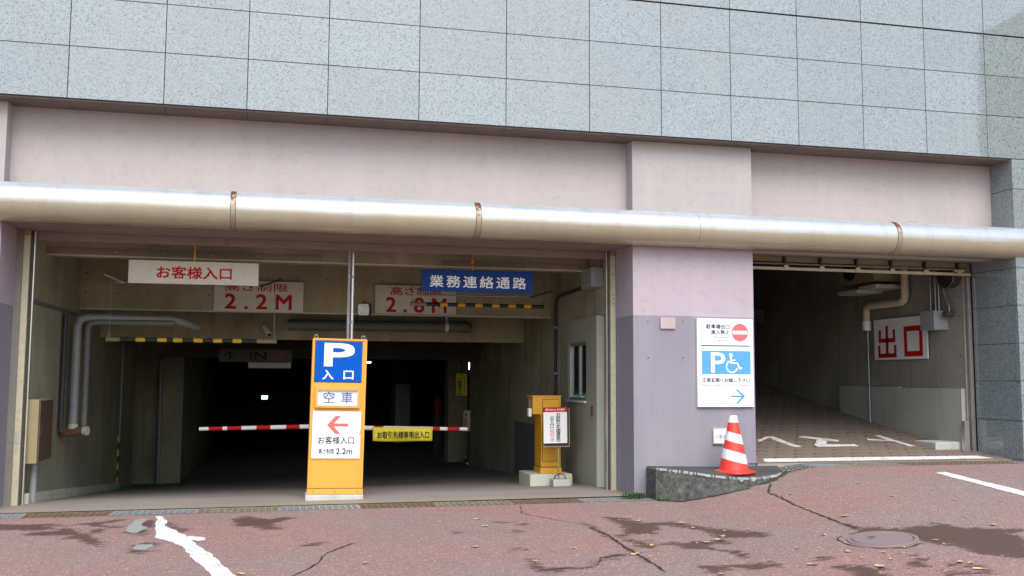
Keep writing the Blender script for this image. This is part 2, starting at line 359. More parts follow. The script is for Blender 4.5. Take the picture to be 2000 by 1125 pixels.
# ---------------------------------------------------------------- ground
def zf(X): return np.interp(X, [-12, -2.9, 4.9, 6.75, 14], [0, .05, .08, .455, .46])
def G(X, Y):
    X = np.asarray(X, float); Y = np.asarray(Y, float)
    return zf(X+np.maximum(0, 11.75-Y)*.27)*np.clip(1-(11.75-Y)/7, 0, 1)
def zr(Y): return np.interp(Y, [12.2, 12.9, 13.75, 15.5, 17.2, 19.7, 30], [.475, .53, .634, .88, 1.14, 1.553, 3.2])
def gfl(X, Y):
    s = np.interp(X, [-2.95, 4.45], [.082, .055])
    return np.interp(X, [-2.9, 4.6], [.055, .09]) - s*np.clip(np.asarray(Y, float)-13.1, 0, 11)
STAINS = {
'a1': [(3.52,10.55),(3.7,10.47),(3.72,10.27),(3.81,10.07),(4.13,10.1),(4.28,9.78),(4.44,9.35),(4.52,9.11),(4.63,8.94),(4.59,8.77),(4.51,8.72),(4.34,8.87),(4.23,8.93),(4.17,9.08),(4.19,9.42),(4.13,9.66),(3.9,9.88),(3.8,9.64),(3.65,9.39),(3.45,9.39),(3.4,9.52),(3.5,9.92),(3.51,10.27)],
'a3': [(3.24,9.36),(3.39,9.45),(3.38,9.33),(3.25,9.25)],
'a4': [(3.26,9.17),(3.38,9.07),(3.5,9.05),(3.35,8.94),(3.43,8.82),(3.61,8.83),(3.63,8.91),(3.72,8.86),(3.91,8.93),(4.04,8.9),(4.16,8.94),(4.17,8.79),(4.11,8.69),(4.02,8.75),(3.91,8.65),(3.94,8.46),(4.05,8.33),(4.03,8.09),(3.96,7.98),(3.92,8.12),(3.92,8.33),(3.84,8.46),(3.71,8.49),(3.61,8.58),(3.61,8.78),(3.44,8.78),(3.34,8.63),(3.25,8.65),(3.23,8.79),(3.29,8.91),(3.24,9.03)],
'a5': [(3.07,10.22),(3.18,10.2),(3.2,10.02),(3.17,9.41),(3.12,8.81),(3.12,8.48),(3.08,8.07),(3.07,8.13),(3.07,8.46),(3.11,8.95),(3.14,9.5),(3.17,9.98)],
'a6': [(2.1,8.42),(2.15,8.23),(2.12,8.07),(2.16,7.95),(2.33,7.97),(2.44,7.9),(2.56,7.95),(2.63,8.02),(2.56,7.9),(2.43,7.87),(2.32,7.87),(2.23,7.78),(2.15,7.83),(2.09,7.69),(2.09,7.76),(2.06,7.87),(2.05,8.03),(2.08,8.19)],
'a7': [(2.6,8.08),(2.74,8.29),(2.88,8.41),(3.0,8.43),(2.9,8.31),(2.84,8.22),(2.77,8.22),(2.63,8.11)],
'a8': [(3.42,7.8),(3.58,7.8),(3.71,7.79),(3.96,7.76),(3.97,7.66),(3.92,7.55),(3.8,7.54),(3.66,7.67),(3.6,7.58),(3.52,7.57),(3.42,7.41),(3.39,7.52),(3.43,7.69)],
'a10': [(2.47,10.26),(2.58,10.3),(2.57,10.19),(2.48,10.18)],
'a11': [(2.33,9.89),(2.42,9.79),(2.33,9.69),(2.3,9.78)],
'a12': [(2.06,8.83),(2.18,8.95),(2.18,8.78),(2.14,8.82),(2.07,8.78)],
'b1': [(5.34,8.73),(5.38,8.48),(5.53,8.39),(5.64,8.25),(5.91,8.26),(6.05,8.36),(6.14,8.29),(6.17,8.11),(6.41,8.11),(6.53,8.01),(6.73,8.0),(6.61,7.86),(6.43,7.83),(6.49,7.72),(5.99,6.99),(5.7,7.08),(5.6,7.22),(5.6,7.41),(5.63,7.49),(5.5,7.61),(5.45,7.8),(5.46,7.94),(5.39,8.17),(5.2,8.28),(5.07,8.18),(5.11,8.28),(5.25,8.37),(5.3,8.58)],
'b2': [(5.11,7.4),(5.17,7.32),(5.09,7.11),(5.05,7.16),(5.01,6.97),(4.87,7.01),(4.92,7.15),(5.04,7.21)],
'b3': [(4.38,7.34),(4.51,7.3),(4.58,7.28),(4.66,7.09),(4.55,6.96),(4.58,6.83),(4.54,6.74),(4.29,6.86),(4.39,7.04),(4.35,7.28)],
'b4': [(5.17,7.03),(5.26,6.97),(5.39,6.85),(5.3,6.81),(5.12,6.94)],
'b5': [(5.04,6.87),(5.08,6.76),(5.34,6.72),(5.29,6.63),(4.95,6.7)],
'b6': [(4.03,7.77),(4.08,7.64),(3.99,7.53),(3.93,7.57)],
'b7': [(4.45,7.72),(4.6,7.61),(4.49,7.59),(4.35,7.59)],
'c1': [(-2.83,11.4),(-2.42,11.26),(-2.22,11.27),(-2.02,11.09),(-2.23,11.11),(-2.13,10.9),(-2.27,10.82),(-2.44,10.89),(-2.7,10.89)],
'c2': [(-2.39,10.59),(-2.25,10.74),(-2.09,10.75),(-2.04,10.99),(-1.93,10.84),(-1.81,10.53),(-1.72,10.79),(-1.57,10.8),(-1.45,10.99),(-1.59,10.89),(-1.77,10.97),(-1.97,11.19),(-1.8,11.29),(-1.69,11.4),(-1.54,11.42),(-1.62,11.25),(-1.75,11.14),(-1.53,10.92),(-1.64,10.61),(-1.74,10.4),(-1.56,10.09),(-1.5,9.73),(-1.57,9.78),(-1.71,10.02),(-1.81,10.26),(-1.94,10.25),(-1.89,10.45),(-2.19,10.49)],
'c3': [(-1.39,11.25),(-1.25,11.36),(-1.17,10.89),(-1.26,10.82),(-1.2,10.44),(-1.24,10.27),(-1.44,10.57),(-1.3,10.58),(-1.31,10.83)],
'c4': [(-1.24,9.35),(-1.23,9.74),(-1.15,9.87),(-1.0,9.8),(-1.02,9.67),(-1.13,9.69),(-1.16,9.5),(-1.02,9.4),(-1.13,9.33)],
'c5': [(-1.12,11.24),(-0.93,10.75),(-0.82,10.63),(-0.88,10.41),(-1.02,10.73)],
'd1': [(-0.44,11.18),(-0.3,11.45),(-0.05,11.1),(0.11,11.26),(0.3,11.22),(-0.02,10.82),(0.08,10.4),(-0.05,10.4),(-0.18,10.63),(-0.38,10.72)],
'd2': [(0.23,9.47),(0.48,9.55),(0.39,9.4),(0.28,9.37)],
'd3': [(1.74,9.94),(1.84,9.87),(1.74,9.82)],
'd4': [(2.2,10.54),(2.42,10.4),(2.3,10.34)],
}
def sdf(px, py, poly):
    P = np.array(poly); Q = np.roll(P, -1, 0); d = np.full(px.shape, 9.); ins = np.zeros(px.shape, bool)
    for (ax, ay), (bx, by) in zip(P, Q):
        ex, ey = bx-ax, by-ay; t = np.clip(((px-ax)*ex+(py-ay)*ey)/(ex*ex+ey*ey+1e-12), 0, 1)
        d = np.minimum(d, np.hypot(px-ax-t*ex, py-ay-t*ey))
        c = ((ay > py) != (by > py)); xi = ax+(py-ay)/(by-ay+1e-12)*ex; ins ^= c & (px < xi)
    return np.where(ins, d, -d)
def grid_mesh(name, xs, ys, zfun, m, org=(0,0,0)):
    X, Y = np.meshgrid(xs, ys); Z = zfun(X, Y); nx, ny = len(xs), len(ys)
    me = bpy.data.meshes.new(name); i = np.arange(nx*ny).reshape(ny, nx)
    q = np.stack([i[:-1,:-1], i[:-1,1:], i[1:,1:], i[1:,:-1]], -1).reshape(-1, 4)
    V = np.stack([X.ravel(), Y.ravel(), Z.ravel()], 1)
    me.vertices.add(nx*ny); me.vertices.foreach_set('co', V.ravel())
    me.loops.add(q.size); me.loops.foreach_set('vertex_index', q.ravel().astype(np.int32))
    me.polygons.add(len(q)); me.polygons.foreach_set('loop_start', np.arange(0, q.size, 4, dtype=np.int32))
    me.update(calc_edges=True); me.validate(); me.materials.append(MT[m])
    me.polygons.foreach_set('use_smooth', np.ones(len(q), bool))
    o = bpy.data.objects.new(name, me); COL.objects.link(o); ORG[o.name] = (0,0,0); return o, X, Y
xs = np.concatenate([np.linspace(-90, -5, 30)[:-1], np.arange(-5, 11.6, .04), np.linspace(11.6, 100, 30)])
ys = np.concatenate([np.linspace(-90, 5.8, 40)[:-1], np.arange(5.8, 11.74, .04), [11.75]])
ground, X, Y = grid_mesh('ground', xs, ys, G, 'asphalt'); tag(ground, kind='structure')
wv = np.full(X.shape, -.5)
for nm, poly in STAINS.items():
    P = np.array(poly); mn, mx = P.min(0)-.3, P.max(0)+.3
    k = (X > mn[0]) & (X < mx[0]) & (Y > mn[1]) & (Y < mx[1])
    wv[k] = np.maximum(wv[k], sdf(X[k], Y[k], poly))
a = ground.data.attributes.new('wet', 'FLOAT', 'POINT'); a.data.foreach_set('value', np.clip(.5+wv*1.6, 0, 1).ravel().astype(np.float32))

def jag(poly, amp=.012, it=3):
    P = [Vector(p) for p in poly]
    for _ in range(it):
        Q = []
        for i, p in enumerate(P):
            q = P[(i+1) % len(P)]; d = q-p; m = (p+q)/2
            if d.length > .025: m += Vector((-d.y, d.x)).normalized()*random.uniform(-1, 1)*min(amp, d.length*.25); Q += [p, m]
            else: Q.append(p)
        P = Q; amp *= .7
    return P
def sheet(name, poly, zfun, lift, m, parent=None, step=.15, amp=.012):
    P = jag(poly, amp) if amp else [Vector(p) for p in poly]
    bm = bmesh.new(); vs = [bm.verts.new((p.x, p.y, 0)) for p in P]; bm.faces.new(vs); bmesh.ops.triangulate(bm, faces=bm.faces[:])
    x0, x1 = min(p.x for p in P), max(p.x for p in P); y0, y1 = min(p.y for p in P), max(p.y for p in P)
    for ax, a0, a1 in ((0, x0, x1), (1, y0, y1)):
        c = a0+step
        while c < a1:
            co_ = (c,0,0) if ax == 0 else (0,c,0); no = (1,0,0) if ax == 0 else (0,1,0)
            bmesh.ops.bisect_plane(bm, geom=bm.verts[:]+bm.edges[:]+bm.faces[:], plane_co=co_, plane_no=no); c += step
    for v in bm.verts: v.co.z = float(zfun(v.co.x, v.co.y))+lift
    bmesh.ops.recalc_face_normals(bm, faces=bm.faces)
    if bm.faces and sum(f.normal.z for f in bm.faces) < 0: bmesh.ops.reverse_faces(bm, faces=bm.faces)
    me = bpy.data.meshes.new(name); bm.to_mesh(me); bm.free(); me.materials.append(MT[m])
    o = bpy.data.objects.new(name, me); COL.objects.link(o); ORG[o.name] = (0,0,0)
    if parent: o.parent = parent
    return o
# road paint
sheet('painted_line', [(-1.26,11.6),(-1.19,11.3),(-1.18,10.93),(-1.1,10.18),(-.97,9.94),(-.8,9.59),(-.7,9.18),(-.58,8.68),(-.48,8.29),(-.36,7.8),(-.2,7.2),(-.03,7.2),(-.19,7.8),(-.35,8.47),(-.46,8.89),(-.58,9.28),(-.69,9.66),(-.82,10.2),(-.94,10.54),(-1.07,10.82),(-1.1,11.24),(-1.17,11.54)], G, .004, 'paint', ground, amp=.02)
sheet('painted_line', [(-.8,10.16),(-.63,10.01),(-.61,9.9),(-.68,9.82),(-.77,9.93)], G, .005, 'paint', ground, amp=.02)
sheet('painted_line', [(8.09,11.12),(8.27,11.18),(8.26,10.2),(8.24,9.46),(8.22,8.9),(8.0,8.9),(8.02,9.21),(8.05,10.2)], G, .004, 'paint', ground, amp=.015)
def crack(pts, wd, zfun=G, parent=None):
    P = []
    for i in range(len(pts)-1):
        a_, b_ = Vector(pts[i]), Vector(pts[i+1]); n = max(2, int((b_-a_).length/.06))
        for j in range(n): P.append(a_.lerp(b_, j/n)+Vector((random.uniform(-1,1), random.uniform(-1,1)))*.012)
    P.append(Vector(pts[-1])); n = len(P); v = []; f = []
    for i, p in enumerate(P):
        d = (P[min(i+1,n-1)]-P[max(i-1,0)]).normalized(); nn = Vector((-d.y, d.x)); ww = wd*random.uniform(.35, 1.2)*(.3 if i in (0, n-1) else 1)
        for s_ in (-1, 1): q = p+nn*ww/2*s_; v.append((q.x, q.y, float(zfun(q.x, q.y))+.004))
        if i: f.append((2*i-2, 2*i-1, 2*i+1, 2*i))
    b = MB(); b.add(v, f); return b.build('crack', 'crack', parent)
sheet('cement_smear', [(-1.42,11.4),(-1.3,11.45),(-1.33,11.0),(-1.24,10.7),(-1.3,10.45),(-1.42,10.6),(-1.44,10.9)], G, .004, 'cement', ground, amp=.03)
sheet('cement_smear', [(-1.2,9.75),(-1.08,9.78),(-1.03,9.6),(-1.1,9.45),(-1.2,9.5)], G, .004, 'cement', ground, amp=.03)
crack([(.73,9.47),(.63,9.29),(.52,9.11),(.4,8.83),(.38,8.6),(.3,8.34),(.17,8.08),(.12,7.6)], .022, G, ground)
crack([(5.95,11.35),(5.65,10.86),(5.6,10.47),(5.52,10.11),(5.44,9.63),(5.38,9.19),(5.34,8.82),(5.32,8.5)], .03, G, ground)
crack([(3.15,9.9),(3.17,9.41),(3.12,8.81),(3.09,8.07),(3.05,7.6)], .03, G, ground)
crack([(2.83,11.6),(2.7,11.0),(3.05,10.22)], .012, G, ground)
crack([(2.16,7.95),(2.44,7.9),(2.63,8.02),(2.74,8.28),(3.0,8.42),(3.4,8.5)], .012, G, ground)

# garage floor, exit ramp, trenches
gf, _, _ = grid_mesh('garage_floor', np.linspace(-6, 4.6, 40), np.concatenate([np.linspace(12.2, 24.2, 60), [46]]), lambda X, Y: gfl(X, Y), 'gfloor'); tag(gf, kind='structure')
gf2, _, _ = grid_mesh('garage_floor', np.linspace(4.6, 9, 5), np.array([23.0, 46]), lambda X, Y: gfl(X*0+4.6, Y)-.01, 'gfloor'); tag(gf2, kind='structure')
er, _, _ = grid_mesh('exit_ramp', np.linspace(5.9, 11.8, 10), np.linspace(12.2, 26, 70), lambda X, Y: zr(Y), 'ramp'); tag(er, kind='structure')
zrf = lambda x, y: zr(y)
for poly in ([(7.1,13.97),(7.37,14.22),(7.51,14.24),(7.52,13.77),(7.55,13.44),(7.42,13.41),(7.39,13.78),(7.39,14.13),(7.07,13.83)],
             [(7.93,14.22),(8.05,14.24),(8.46,13.91),(8.35,13.79),(8.22,13.87),(8.04,13.6),(8.51,13.58),(8.48,13.42),(7.8,13.41),(7.83,13.57),(8.11,13.97),(7.9,14.13)],
             [(8.97,13.99),(9.25,13.87),(9.28,14.26),(9.38,14.26),(9.41,13.39),(9.3,13.35),(9.31,13.78),(8.93,13.88)]):
    sheet('painted_letter', poly, zrf, .004, 'paint', er, amp=.008)
sheet('painted_line', [(6.46,12.55),(9.81,12.55),(9.9,12.3),(6.35,12.27)], zrf, .004, 'paint', er, amp=.008)

def grate(x0, x1, y0, y1, m, zfun, trench):
    b = MB(); zz = lambda x: float(zfun(x))
    n = 4; xsn = np.linspace(x0+.006, x1-.006, n+1)
    for j in range(5):
        yy = y0+.012+(y1-y0-.024)*j/4; wd = .010 if j in (0,4) else .004
        for i in range(n):
            a_, c_ = xsn[i], xsn[i+1]; za, zc = zz(a_), zz(c_)
            b.add([(a_,yy-wd,za-.006),(c_,yy-wd,zc-.006),(c_,yy+wd,zc-.006),(a_,yy+wd,za-.006),(a_,yy-wd,za),(c_,yy-wd,zc),(c_,yy+wd,zc),(a_,yy+wd,za)],
                  [(4,5,6,7),(0,1,5,4),(2,3,7,6),(1,2,6,5),(3,0,4,7)])
    k_ = int((x1-x0)/.07)
    for i in range(k_+1):
        xx = x0+.006+(x1-x0-.012)*i/k_; z_ = zz(xx)-.002; wd = .010 if i in (0, k_) else .005
        b.add([(xx-wd,y0+.005,z_-.006),(xx+wd,y0+.005,z_-.006),(xx+wd,y1-.005,z_-.006),(xx-wd,y1-.005,z_-.006),(xx-wd,y0+.005,z_),(xx+wd,y0+.005,z_),(xx+wd,y1-.005,z_),(xx-wd,y1-.005,z_)],
              [(4,5,6,7),(0,1,5,4),(1,2,6,5),(3,0,4,7)])
    return b.build('grate', m, trench)
for label, xa, xb, seq in (('long entrance drain with mixed grey and rusty steel grates before the wide bay', -4.5, 4.62, ['grate_new','grate_new','grate_rust','grate_new','grate_ylw','grate_new','grate_rust','grate_ylw','grate_rust','grate_new']),
                           ('raised drain with grey and rust-brown grates before the exit ramp', 6.42, 11.8, ['grate_new','grate_ylw','grate_rust','grate_rust','grate_new','grate_new'])):
    t = thing('trench_drain', label, 'drain', (xa, 11.97, 0), 'grated drains along the facade')
    b = MB(); z0 = lambda x: float(zf(x))
    nseg = 24; q = np.linspace(xa, xb, nseg+1)
    for i in range(nseg):
        za, zb = z0(q[i]), z0(q[i+1])
        for ya, yb, dz in ((11.75, 11.77, 0), (12.18, 12.2, 0.004), (11.77, 12.18, -.22)):
            b.add([(q[i],ya,za+dz),(q[i+1],ya,zb+dz),(q[i+1],yb,zb+dz),(q[i],yb,za+dz)], [(0,1,2,3)])
        for yy in (11.77, 12.18): b.add([(q[i],yy,za),(q[i+1],yy,zb),(q[i+1],yy,zb-.22),(q[i],yy,za-.22)], [(0,1,2,3)])
    b.build('channel', 'trench', t)
    n = len(seq); e = np.linspace(xa, xb, n+1)
    for i in range(n): grate(e[i]+.004, e[i+1]-.004, 11.775, 12.175, seq[i], zf, t)

# ---------------------------------------------------------------- the building
B = thing('parking_building', 'grey granite building with a two-bay car park entrance at its foot', 'building', (0, 12, 0))
def part(name, m, parent, *boxes, bev=None):
    b = MB()
    for q in boxes: (b.bbox(*q, b=bev) if bev else b.box(*q))
    return b.build(name, m, parent)
SOF = 4.744
gx = [-7.9,-6.8,-5.68,-4.58,-3.478,-2.430,-1.382,-.441,.503,1.616,2.722,3.826,4.813,5.804,6.796,7.783,8.774,9.761,10.75,11.74,12.73,13.72]
gz = [4.744,5.358,5.946,6.549,7.152,7.755,8.36]
gw = part('granite_cladding', 'joint', B, (gx[0], gx[-1], 12.026, 12.20, SOF+.004, gz[-1]))
def panel(x0, x1, z0, z1, y, parent, gap=.0048, side=False):
    w_, h_ = x1-x0-2*gap, z1-z0-2*gap
    b = MB(); b.box(-w_/2, w_/2, -.0125, .0125, -h_/2, h_/2) if not side else b.box(-.0125, .0125, -w_/2, w_/2, -h_/2, h_/2)
    me_key = ('granite', round(w_,3), round(h_,3), side)
    if me_key not in PM:
        o = b.build('granite_panel', 'granite'); PM[me_key] = o.data
    else:
        o = bpy.data.objects.new('granite_panel', PM[me_key]); COL.objects.link(o)
    c = Vector(((x0+x1)/2, y+.0125, (z0+z1)/2)) if not side else Vector((y+.0125, (x0+x1)/2, (z0+z1)/2))
    o.parent = parent; o.location = c-Vector(ORG[parent.name]); ORG[o.name] = tuple(c)
    j = math.radians(.10)
    o.rotation_euler = (random.uniform(-j,j), 0, random.uniform(-j,j)); return o
PM = {}
for r in range(len(gz)-1):
    z0, z1 = gz[r], gz[r+1]
    if r == 3: z0 += .008
    if r == 2: z1 -= .006
    for c in range(len(gx)-1): panel(gx[c], gx[c+1], z0, z1, 12.0, gw)
# granite pier at the right
gp = part('granite_pier', 'joint', B, (10.168, 14.5, 12.03, 13.6, -.1, SOF))
pz = [-.05, .48, 1.02, 1.577, 2.108, 2.645, 3.18, 3.72, 4.31, SOF-.002]
for i in range(len(pz)-1):
    panel(12.026, 12.93, pz[i], pz[i+1], 10.14, gp, .004, True)
    for xa, xb in ((10.14, 11.1), (11.1, 12.1), (12.1, 13.1), (13.1, 14.1)): panel(xa, xb, pz[i], pz[i+1], 12.0, gp, .004)
# soffit under the granite
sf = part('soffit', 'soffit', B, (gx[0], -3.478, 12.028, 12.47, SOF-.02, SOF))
for c in range(4, len(gx)-4): part('soffit_panel', 'soffit', sf, (gx[c]+.003, gx[c+1]-.003, 12.028, 12.47, SOF-.02, SOF))
part('backing', 'conc_dark', sf, (gx[0], gx[-1], 12.2, 12.6, SOF+.01, 9))
# plaster walls above the openings, pillars
part('plaster_wall', 'plaster', B, (-3.1, 4.484, 12.45, 12.70, 3.34, SOF-.021))
part('plaster_wall', 'plaster', B, (6.196, 10.166, 12.45, 12.70, 3.34, SOF-.021))
part('pillar', 'pillar', B, (4.484, 6.196, 12.22, 13.3, -.2, 3.53), bev=.008)
part('pillar', 'pillar_up', B, (4.484, 6.196, 12.22, 12.72, 3.532, SOF-.021), bev=.008)
part('pillar', 'pillar', B, (-6.5, -3.1, 12.22, 12.96, -.2, 3.53), bev=.008)
part('pillar', 'pillar_up', B, (-6.5, -3.1, 12.22, 12.72, 3.532, SOF-.021), bev=.008)
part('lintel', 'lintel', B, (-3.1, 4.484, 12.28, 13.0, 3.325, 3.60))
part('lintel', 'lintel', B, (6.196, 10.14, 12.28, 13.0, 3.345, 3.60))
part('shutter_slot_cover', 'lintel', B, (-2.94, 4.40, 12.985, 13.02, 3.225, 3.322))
part('shutter_box', 'conc_dark', B, (-2.94, 4.40, 13.02, 13.04, 3.30, 3.9))
# shutter guide rails
def rails(xl, dirn, z0, zt):
    r = part('guide_rail', 'rail', B, (min(xl, xl+.07*dirn), max(xl, xl+.07*dirn), 12.88, 12.93, z0, zt-.06))
    part('rail_head', 'olive', r, (min(xl, xl+.07*dirn), max(xl, xl+.07*dirn), 12.878, 12.935, zt-.06, zt))
    a_ = xl+.085*dirn; part('rail_groove', 'darksteel', r, (min(a_, a_+.025*dirn), max(a_, a_+.025*dirn), 12.93, 12.98, z0, zt))
    a_ = xl+.112*dirn; part('rail_lip', 'aluminium', r, (min(a_, a_+.013*dirn), max(a_, a_+.013*dirn), 12.90, 12.95, z0, zt))
    a_ = xl-.002*dirn; part('jamb', 'railgrey', r, (min(a_, a_-.10*dirn), max(a_, a_-.10*dirn), 12.90, 13.0, z0, zt))
    return r
r = rails(-3.01, 1, .04, 3.322)
part('latch_plate', 'aluminium', r, (-2.995, -2.955, 12.872, 12.882, .78, .93))
r = rails(4.472, -1, .08, 3.322)
for zz in (3.0, 2.72, 2.66, 2.6): MB().tube([(4.44,12.882,zz),(4.44,12.872,zz)], .008, 8).build('bolt', 'darksteel', r)
part('guide_rail', 'railgrey', B, (10.07, 10.139, 12.96, 13.05, .48, 3.34))
part('rail_lip', 'aluminium', B, (10.075, 10.09, 12.94, 12.958, .50, 3.12))
# garage interior shell
W = 'conc'
part('concrete_wall', W, B, (-3.35, -2.95, 13.0, 22.5, -1.6, 3.7))
part('wall_joint', 'dado', B, (-2.952, -2.944, 13.0, 15.9, 2.46, 2.52))
part('concrete_kerb', 'conc_light', B, (-2.948, -2.85, 13.05, 19.6, -.9, -.1)) if 0 else None
rw = part('concrete_wall', W, B, (4.45, 4.75, 15.02, 23.4, -1.6, 3.7), (4.45, 4.75, 13.0, 15.02, 2.48, 3.7))
part('wall_return', 'conc_panel', B, (4.50, 4.75, 13.0, 13.5, -.3, 2.478))
part('corner_trim', 'conc_light', B, (4.40, 4.499, 13.47, 13.52, -.1, 2.478))
b = MB()
for q in ((4.40,4.75,13.522,13.98,-.3,2.478),(4.40,4.75,14.90,15.018,-.3,2.478),(4.40,4.75,13.98,14.90,-.3,1.26),(4.40,4.75,13.98,14.90,2.12,2.478)): b.box(*q)
b.build('window_wall', 'conc_panel', B)
wn_ = part('window', 'aluminium', B, (4.41,4.47,13.982,14.03,1.262,2.118),(4.41,4.47,14.85,14.898,1.262,2.118),(4.41,4.47,14.03,14.85,1.262,1.30),(4.41,4.47,14.03,14.85,2.08,2.118),(4.43,4.46,14.42,14.47,1.30,2.08))
part('pane', 'glass', wn_, (4.452,4.458,14.031,14.42,1.302,2.078)); part('pane', 'glass', wn_, (4.442,4.448,14.47,14.849,1.302,2.078))
part('window_sill', 'conc_light', wn_, (4.36,4.41,13.97,14.91,1.225,1.258))
part('dado', 'dado', B, (4.444, 4.449, 16.2, 18.7, -.6, .78))
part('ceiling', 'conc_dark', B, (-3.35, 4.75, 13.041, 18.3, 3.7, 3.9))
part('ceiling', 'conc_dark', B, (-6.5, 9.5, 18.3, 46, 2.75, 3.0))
bm1 = part('concrete_beam', 'conc_beam', B, (-2.95, 4.45, 13.75, 14.15, 3.15, 3.7))
part('edge_angle', 'rail', bm1, (-2.95, 4.30, 13.735, 13.80, 3.128, 3.148)); part('edge_plate', 'lintel', bm1, (-2.95, .55, 13.738, 13.749, 3.15, 3.235)); part('edge_plate', 'lintel', bm1, (2.2, 4.25, 13.738, 13.749, 3.15, 3.225))
for xx in (-2.1, -1.5, -.9, -.3, .25, 2.6, 3.3, 3.9): MB().tube([(xx,13.74,3.19),(xx,13.725,3.19)], .012, 8).build('bolt', 'steel', bm1)
bm2 = part('concrete_beam', 'conc_beam', B, (-2.95, 4.45, 16.15, 16.6, 2.61, 3.7)); part('edge_strip', 'conc_light', bm2, (-2.95, 4.45, 16.138, 16.152, 2.592, 2.612))
bm3 = part('concrete_beam', 'conc_beam', B, (-2.95, 4.45, 18.05, 18.5, 2.26, 3.7)); part('edge_strip', 'conc', bm3, (-2.95, 4.45, 18.04, 18.052, 2.245, 2.262))
part('concrete_beam', 'conc_dark', B, (-2.2, 4.6, 22.0, 22.4, 2.0, 2.75))
part('concrete_wall', 'conc', B, (-2.55, -2.1, 24.0, 36, -1.6, 2.75))
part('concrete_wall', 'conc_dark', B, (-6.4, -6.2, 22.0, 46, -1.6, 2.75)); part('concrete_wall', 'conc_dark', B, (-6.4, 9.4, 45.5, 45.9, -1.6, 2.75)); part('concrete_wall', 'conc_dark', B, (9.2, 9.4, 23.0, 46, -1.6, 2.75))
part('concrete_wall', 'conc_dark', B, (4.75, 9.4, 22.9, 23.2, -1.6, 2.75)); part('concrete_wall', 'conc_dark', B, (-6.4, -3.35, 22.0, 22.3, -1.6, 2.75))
part('concrete_wall', 'conc', B, (-3.9, -2.56, 24.3, 24.6, -1.6, 2.75))
part('concrete_column', 'conc', B, (4.25, 4.75, 25.2, 25.8, -1.2, 2.75))
part('concrete_column', 'conc_dark', B, (3.7, 4.3, 33.5, 34.1, -1.2, 2.75))
# exit bay shell
part('concrete_wall', 'conc_exit', B, (10.05, 10.45, 13.02, 26, .2, 7)); ew = part('wainscot', 'conc_exit_light', B, (9.99, 10.05, 13.06, 14.6, .3, 1.46)); part('wainscot', 'conc_exit_light', B, (9.99, 10.05, 14.606, 16.4, .3, 1.475))
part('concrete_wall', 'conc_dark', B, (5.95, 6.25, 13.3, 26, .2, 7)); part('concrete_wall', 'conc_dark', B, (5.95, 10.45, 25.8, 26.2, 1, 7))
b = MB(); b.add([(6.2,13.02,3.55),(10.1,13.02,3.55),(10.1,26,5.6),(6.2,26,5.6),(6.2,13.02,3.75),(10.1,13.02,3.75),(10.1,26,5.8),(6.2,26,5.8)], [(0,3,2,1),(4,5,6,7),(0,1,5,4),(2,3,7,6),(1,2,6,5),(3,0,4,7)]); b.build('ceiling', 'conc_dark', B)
part('slot_back', 'lintel', B, (6.25, 10.05, 13.0, 13.03, 3.30, 3.75))
part('threshold', 'apron', B, (6.2, 11.8, 12.202, 12.26, -.1, .472))
part('guard_strip', 'aluminium', B, (9.955, 10.035, 12.965, 13.04, .50, .98))
# roof / core mass so that no light leaks in from above
part('core', 'conc_dark', B, (-8, 14, 13.05, 46.5, 7.2, 8.2), (-8, 14, 12.62, 13.0, 3.62, 8.2), (-8, -6.45, 12.7, 46.5, -1.8, 8.2), (10.5, 14, 13.62, 46.5, -1.8, 8.2), (-8, 14, 46.0, 46.6, -2, 8.2), (4.8, 5.9, 13.31, 22.8, -2, 7.2), (-6.44, -3.4, 12.97, 21.95, -2, 7.2))

# mossy kerb block at the pillar foot
kb = MB()
front = [(4.617,11.8,.472),(4.76,11.68,.458),(4.934,11.6,.441),(5.1,11.51,.418),(5.273,11.45,.396),(5.5,11.43,.374),(5.751,11.45,.363),(6.0,11.55,.366),(6.232,11.7,.374),(6.42,11.88,.388),(6.5,12.05,.402)]
back = [(6.5,12.21,.44),(5.6,12.21,.44),(4.64,12.21,.462)]
top = front+back; n = len(top)
def inset(p, q):
    c_ = Vector((5.5, 12.0)); d = (c_-Vector(p[:2])).normalized()*q; return (p[0]+d.x, p[1]+d.y, p[2])
rng2 = random.Random(3)
vb = [(x, y, -.1) for x, y, z in top]; vt = [(x+rng2.uniform(-.008,.008), y+rng2.uniform(-.008,.008), z-.022) for x, y, z in top]; vi = [inset(p, .02) for p in top]
kb.add(vb+vt+vi, [(i, (i+1) % n, (i+1) % n+n, i+n) for i in range(n)]+[(i+n, (i+1) % n+n, (i+1) % n+2*n, i+2*n) for i in range(n)])
kerb = kb.build('kerb_block', 'conc_kerb', None, (5.5, 11.8, 0)); tag(kerb, 'dark mossy concrete kerb block curving round the lilac pillar foot', 'kerb')
tb = MB(); tb.add(vi, [tuple(range(n))]); tb.build('kerb_top', concrete('worn_kerb_top', (.085, .088, .086), .7, .1, holes=False, blot=5), kerb)
lb = MB(); pts = []
for i in range(len(front)-1):
    a_, c_ = Vector(front[i]), Vector(front[i+1])
    for s_ in range(10): pts.append(a_.lerp(c_, s_/10))
v = []; f = []
for i, p in enumerate(pts):
    h = max(.001, rng2.gauss(.004, .012)); tp = max(.001, rng2.gauss(.004, .008)); d = (Vector((5.5, 12.0, p.z))-p).normalized()
    v += [p+d*(.02+tp)+Vector((0,0,.003)), p+d*.017+Vector((0,0,.003)), p+Vector((0,-.012,-.018)), p+Vector((0,-.014,-.02-h))]
    if i and rng2.random() < .75: k = 4*i; f += [(k-4,k,k+1,k-3),(k-3,k+1,k+2,k-2),(k-2,k+2,k+3,k-1)]
lb.add(v, f)
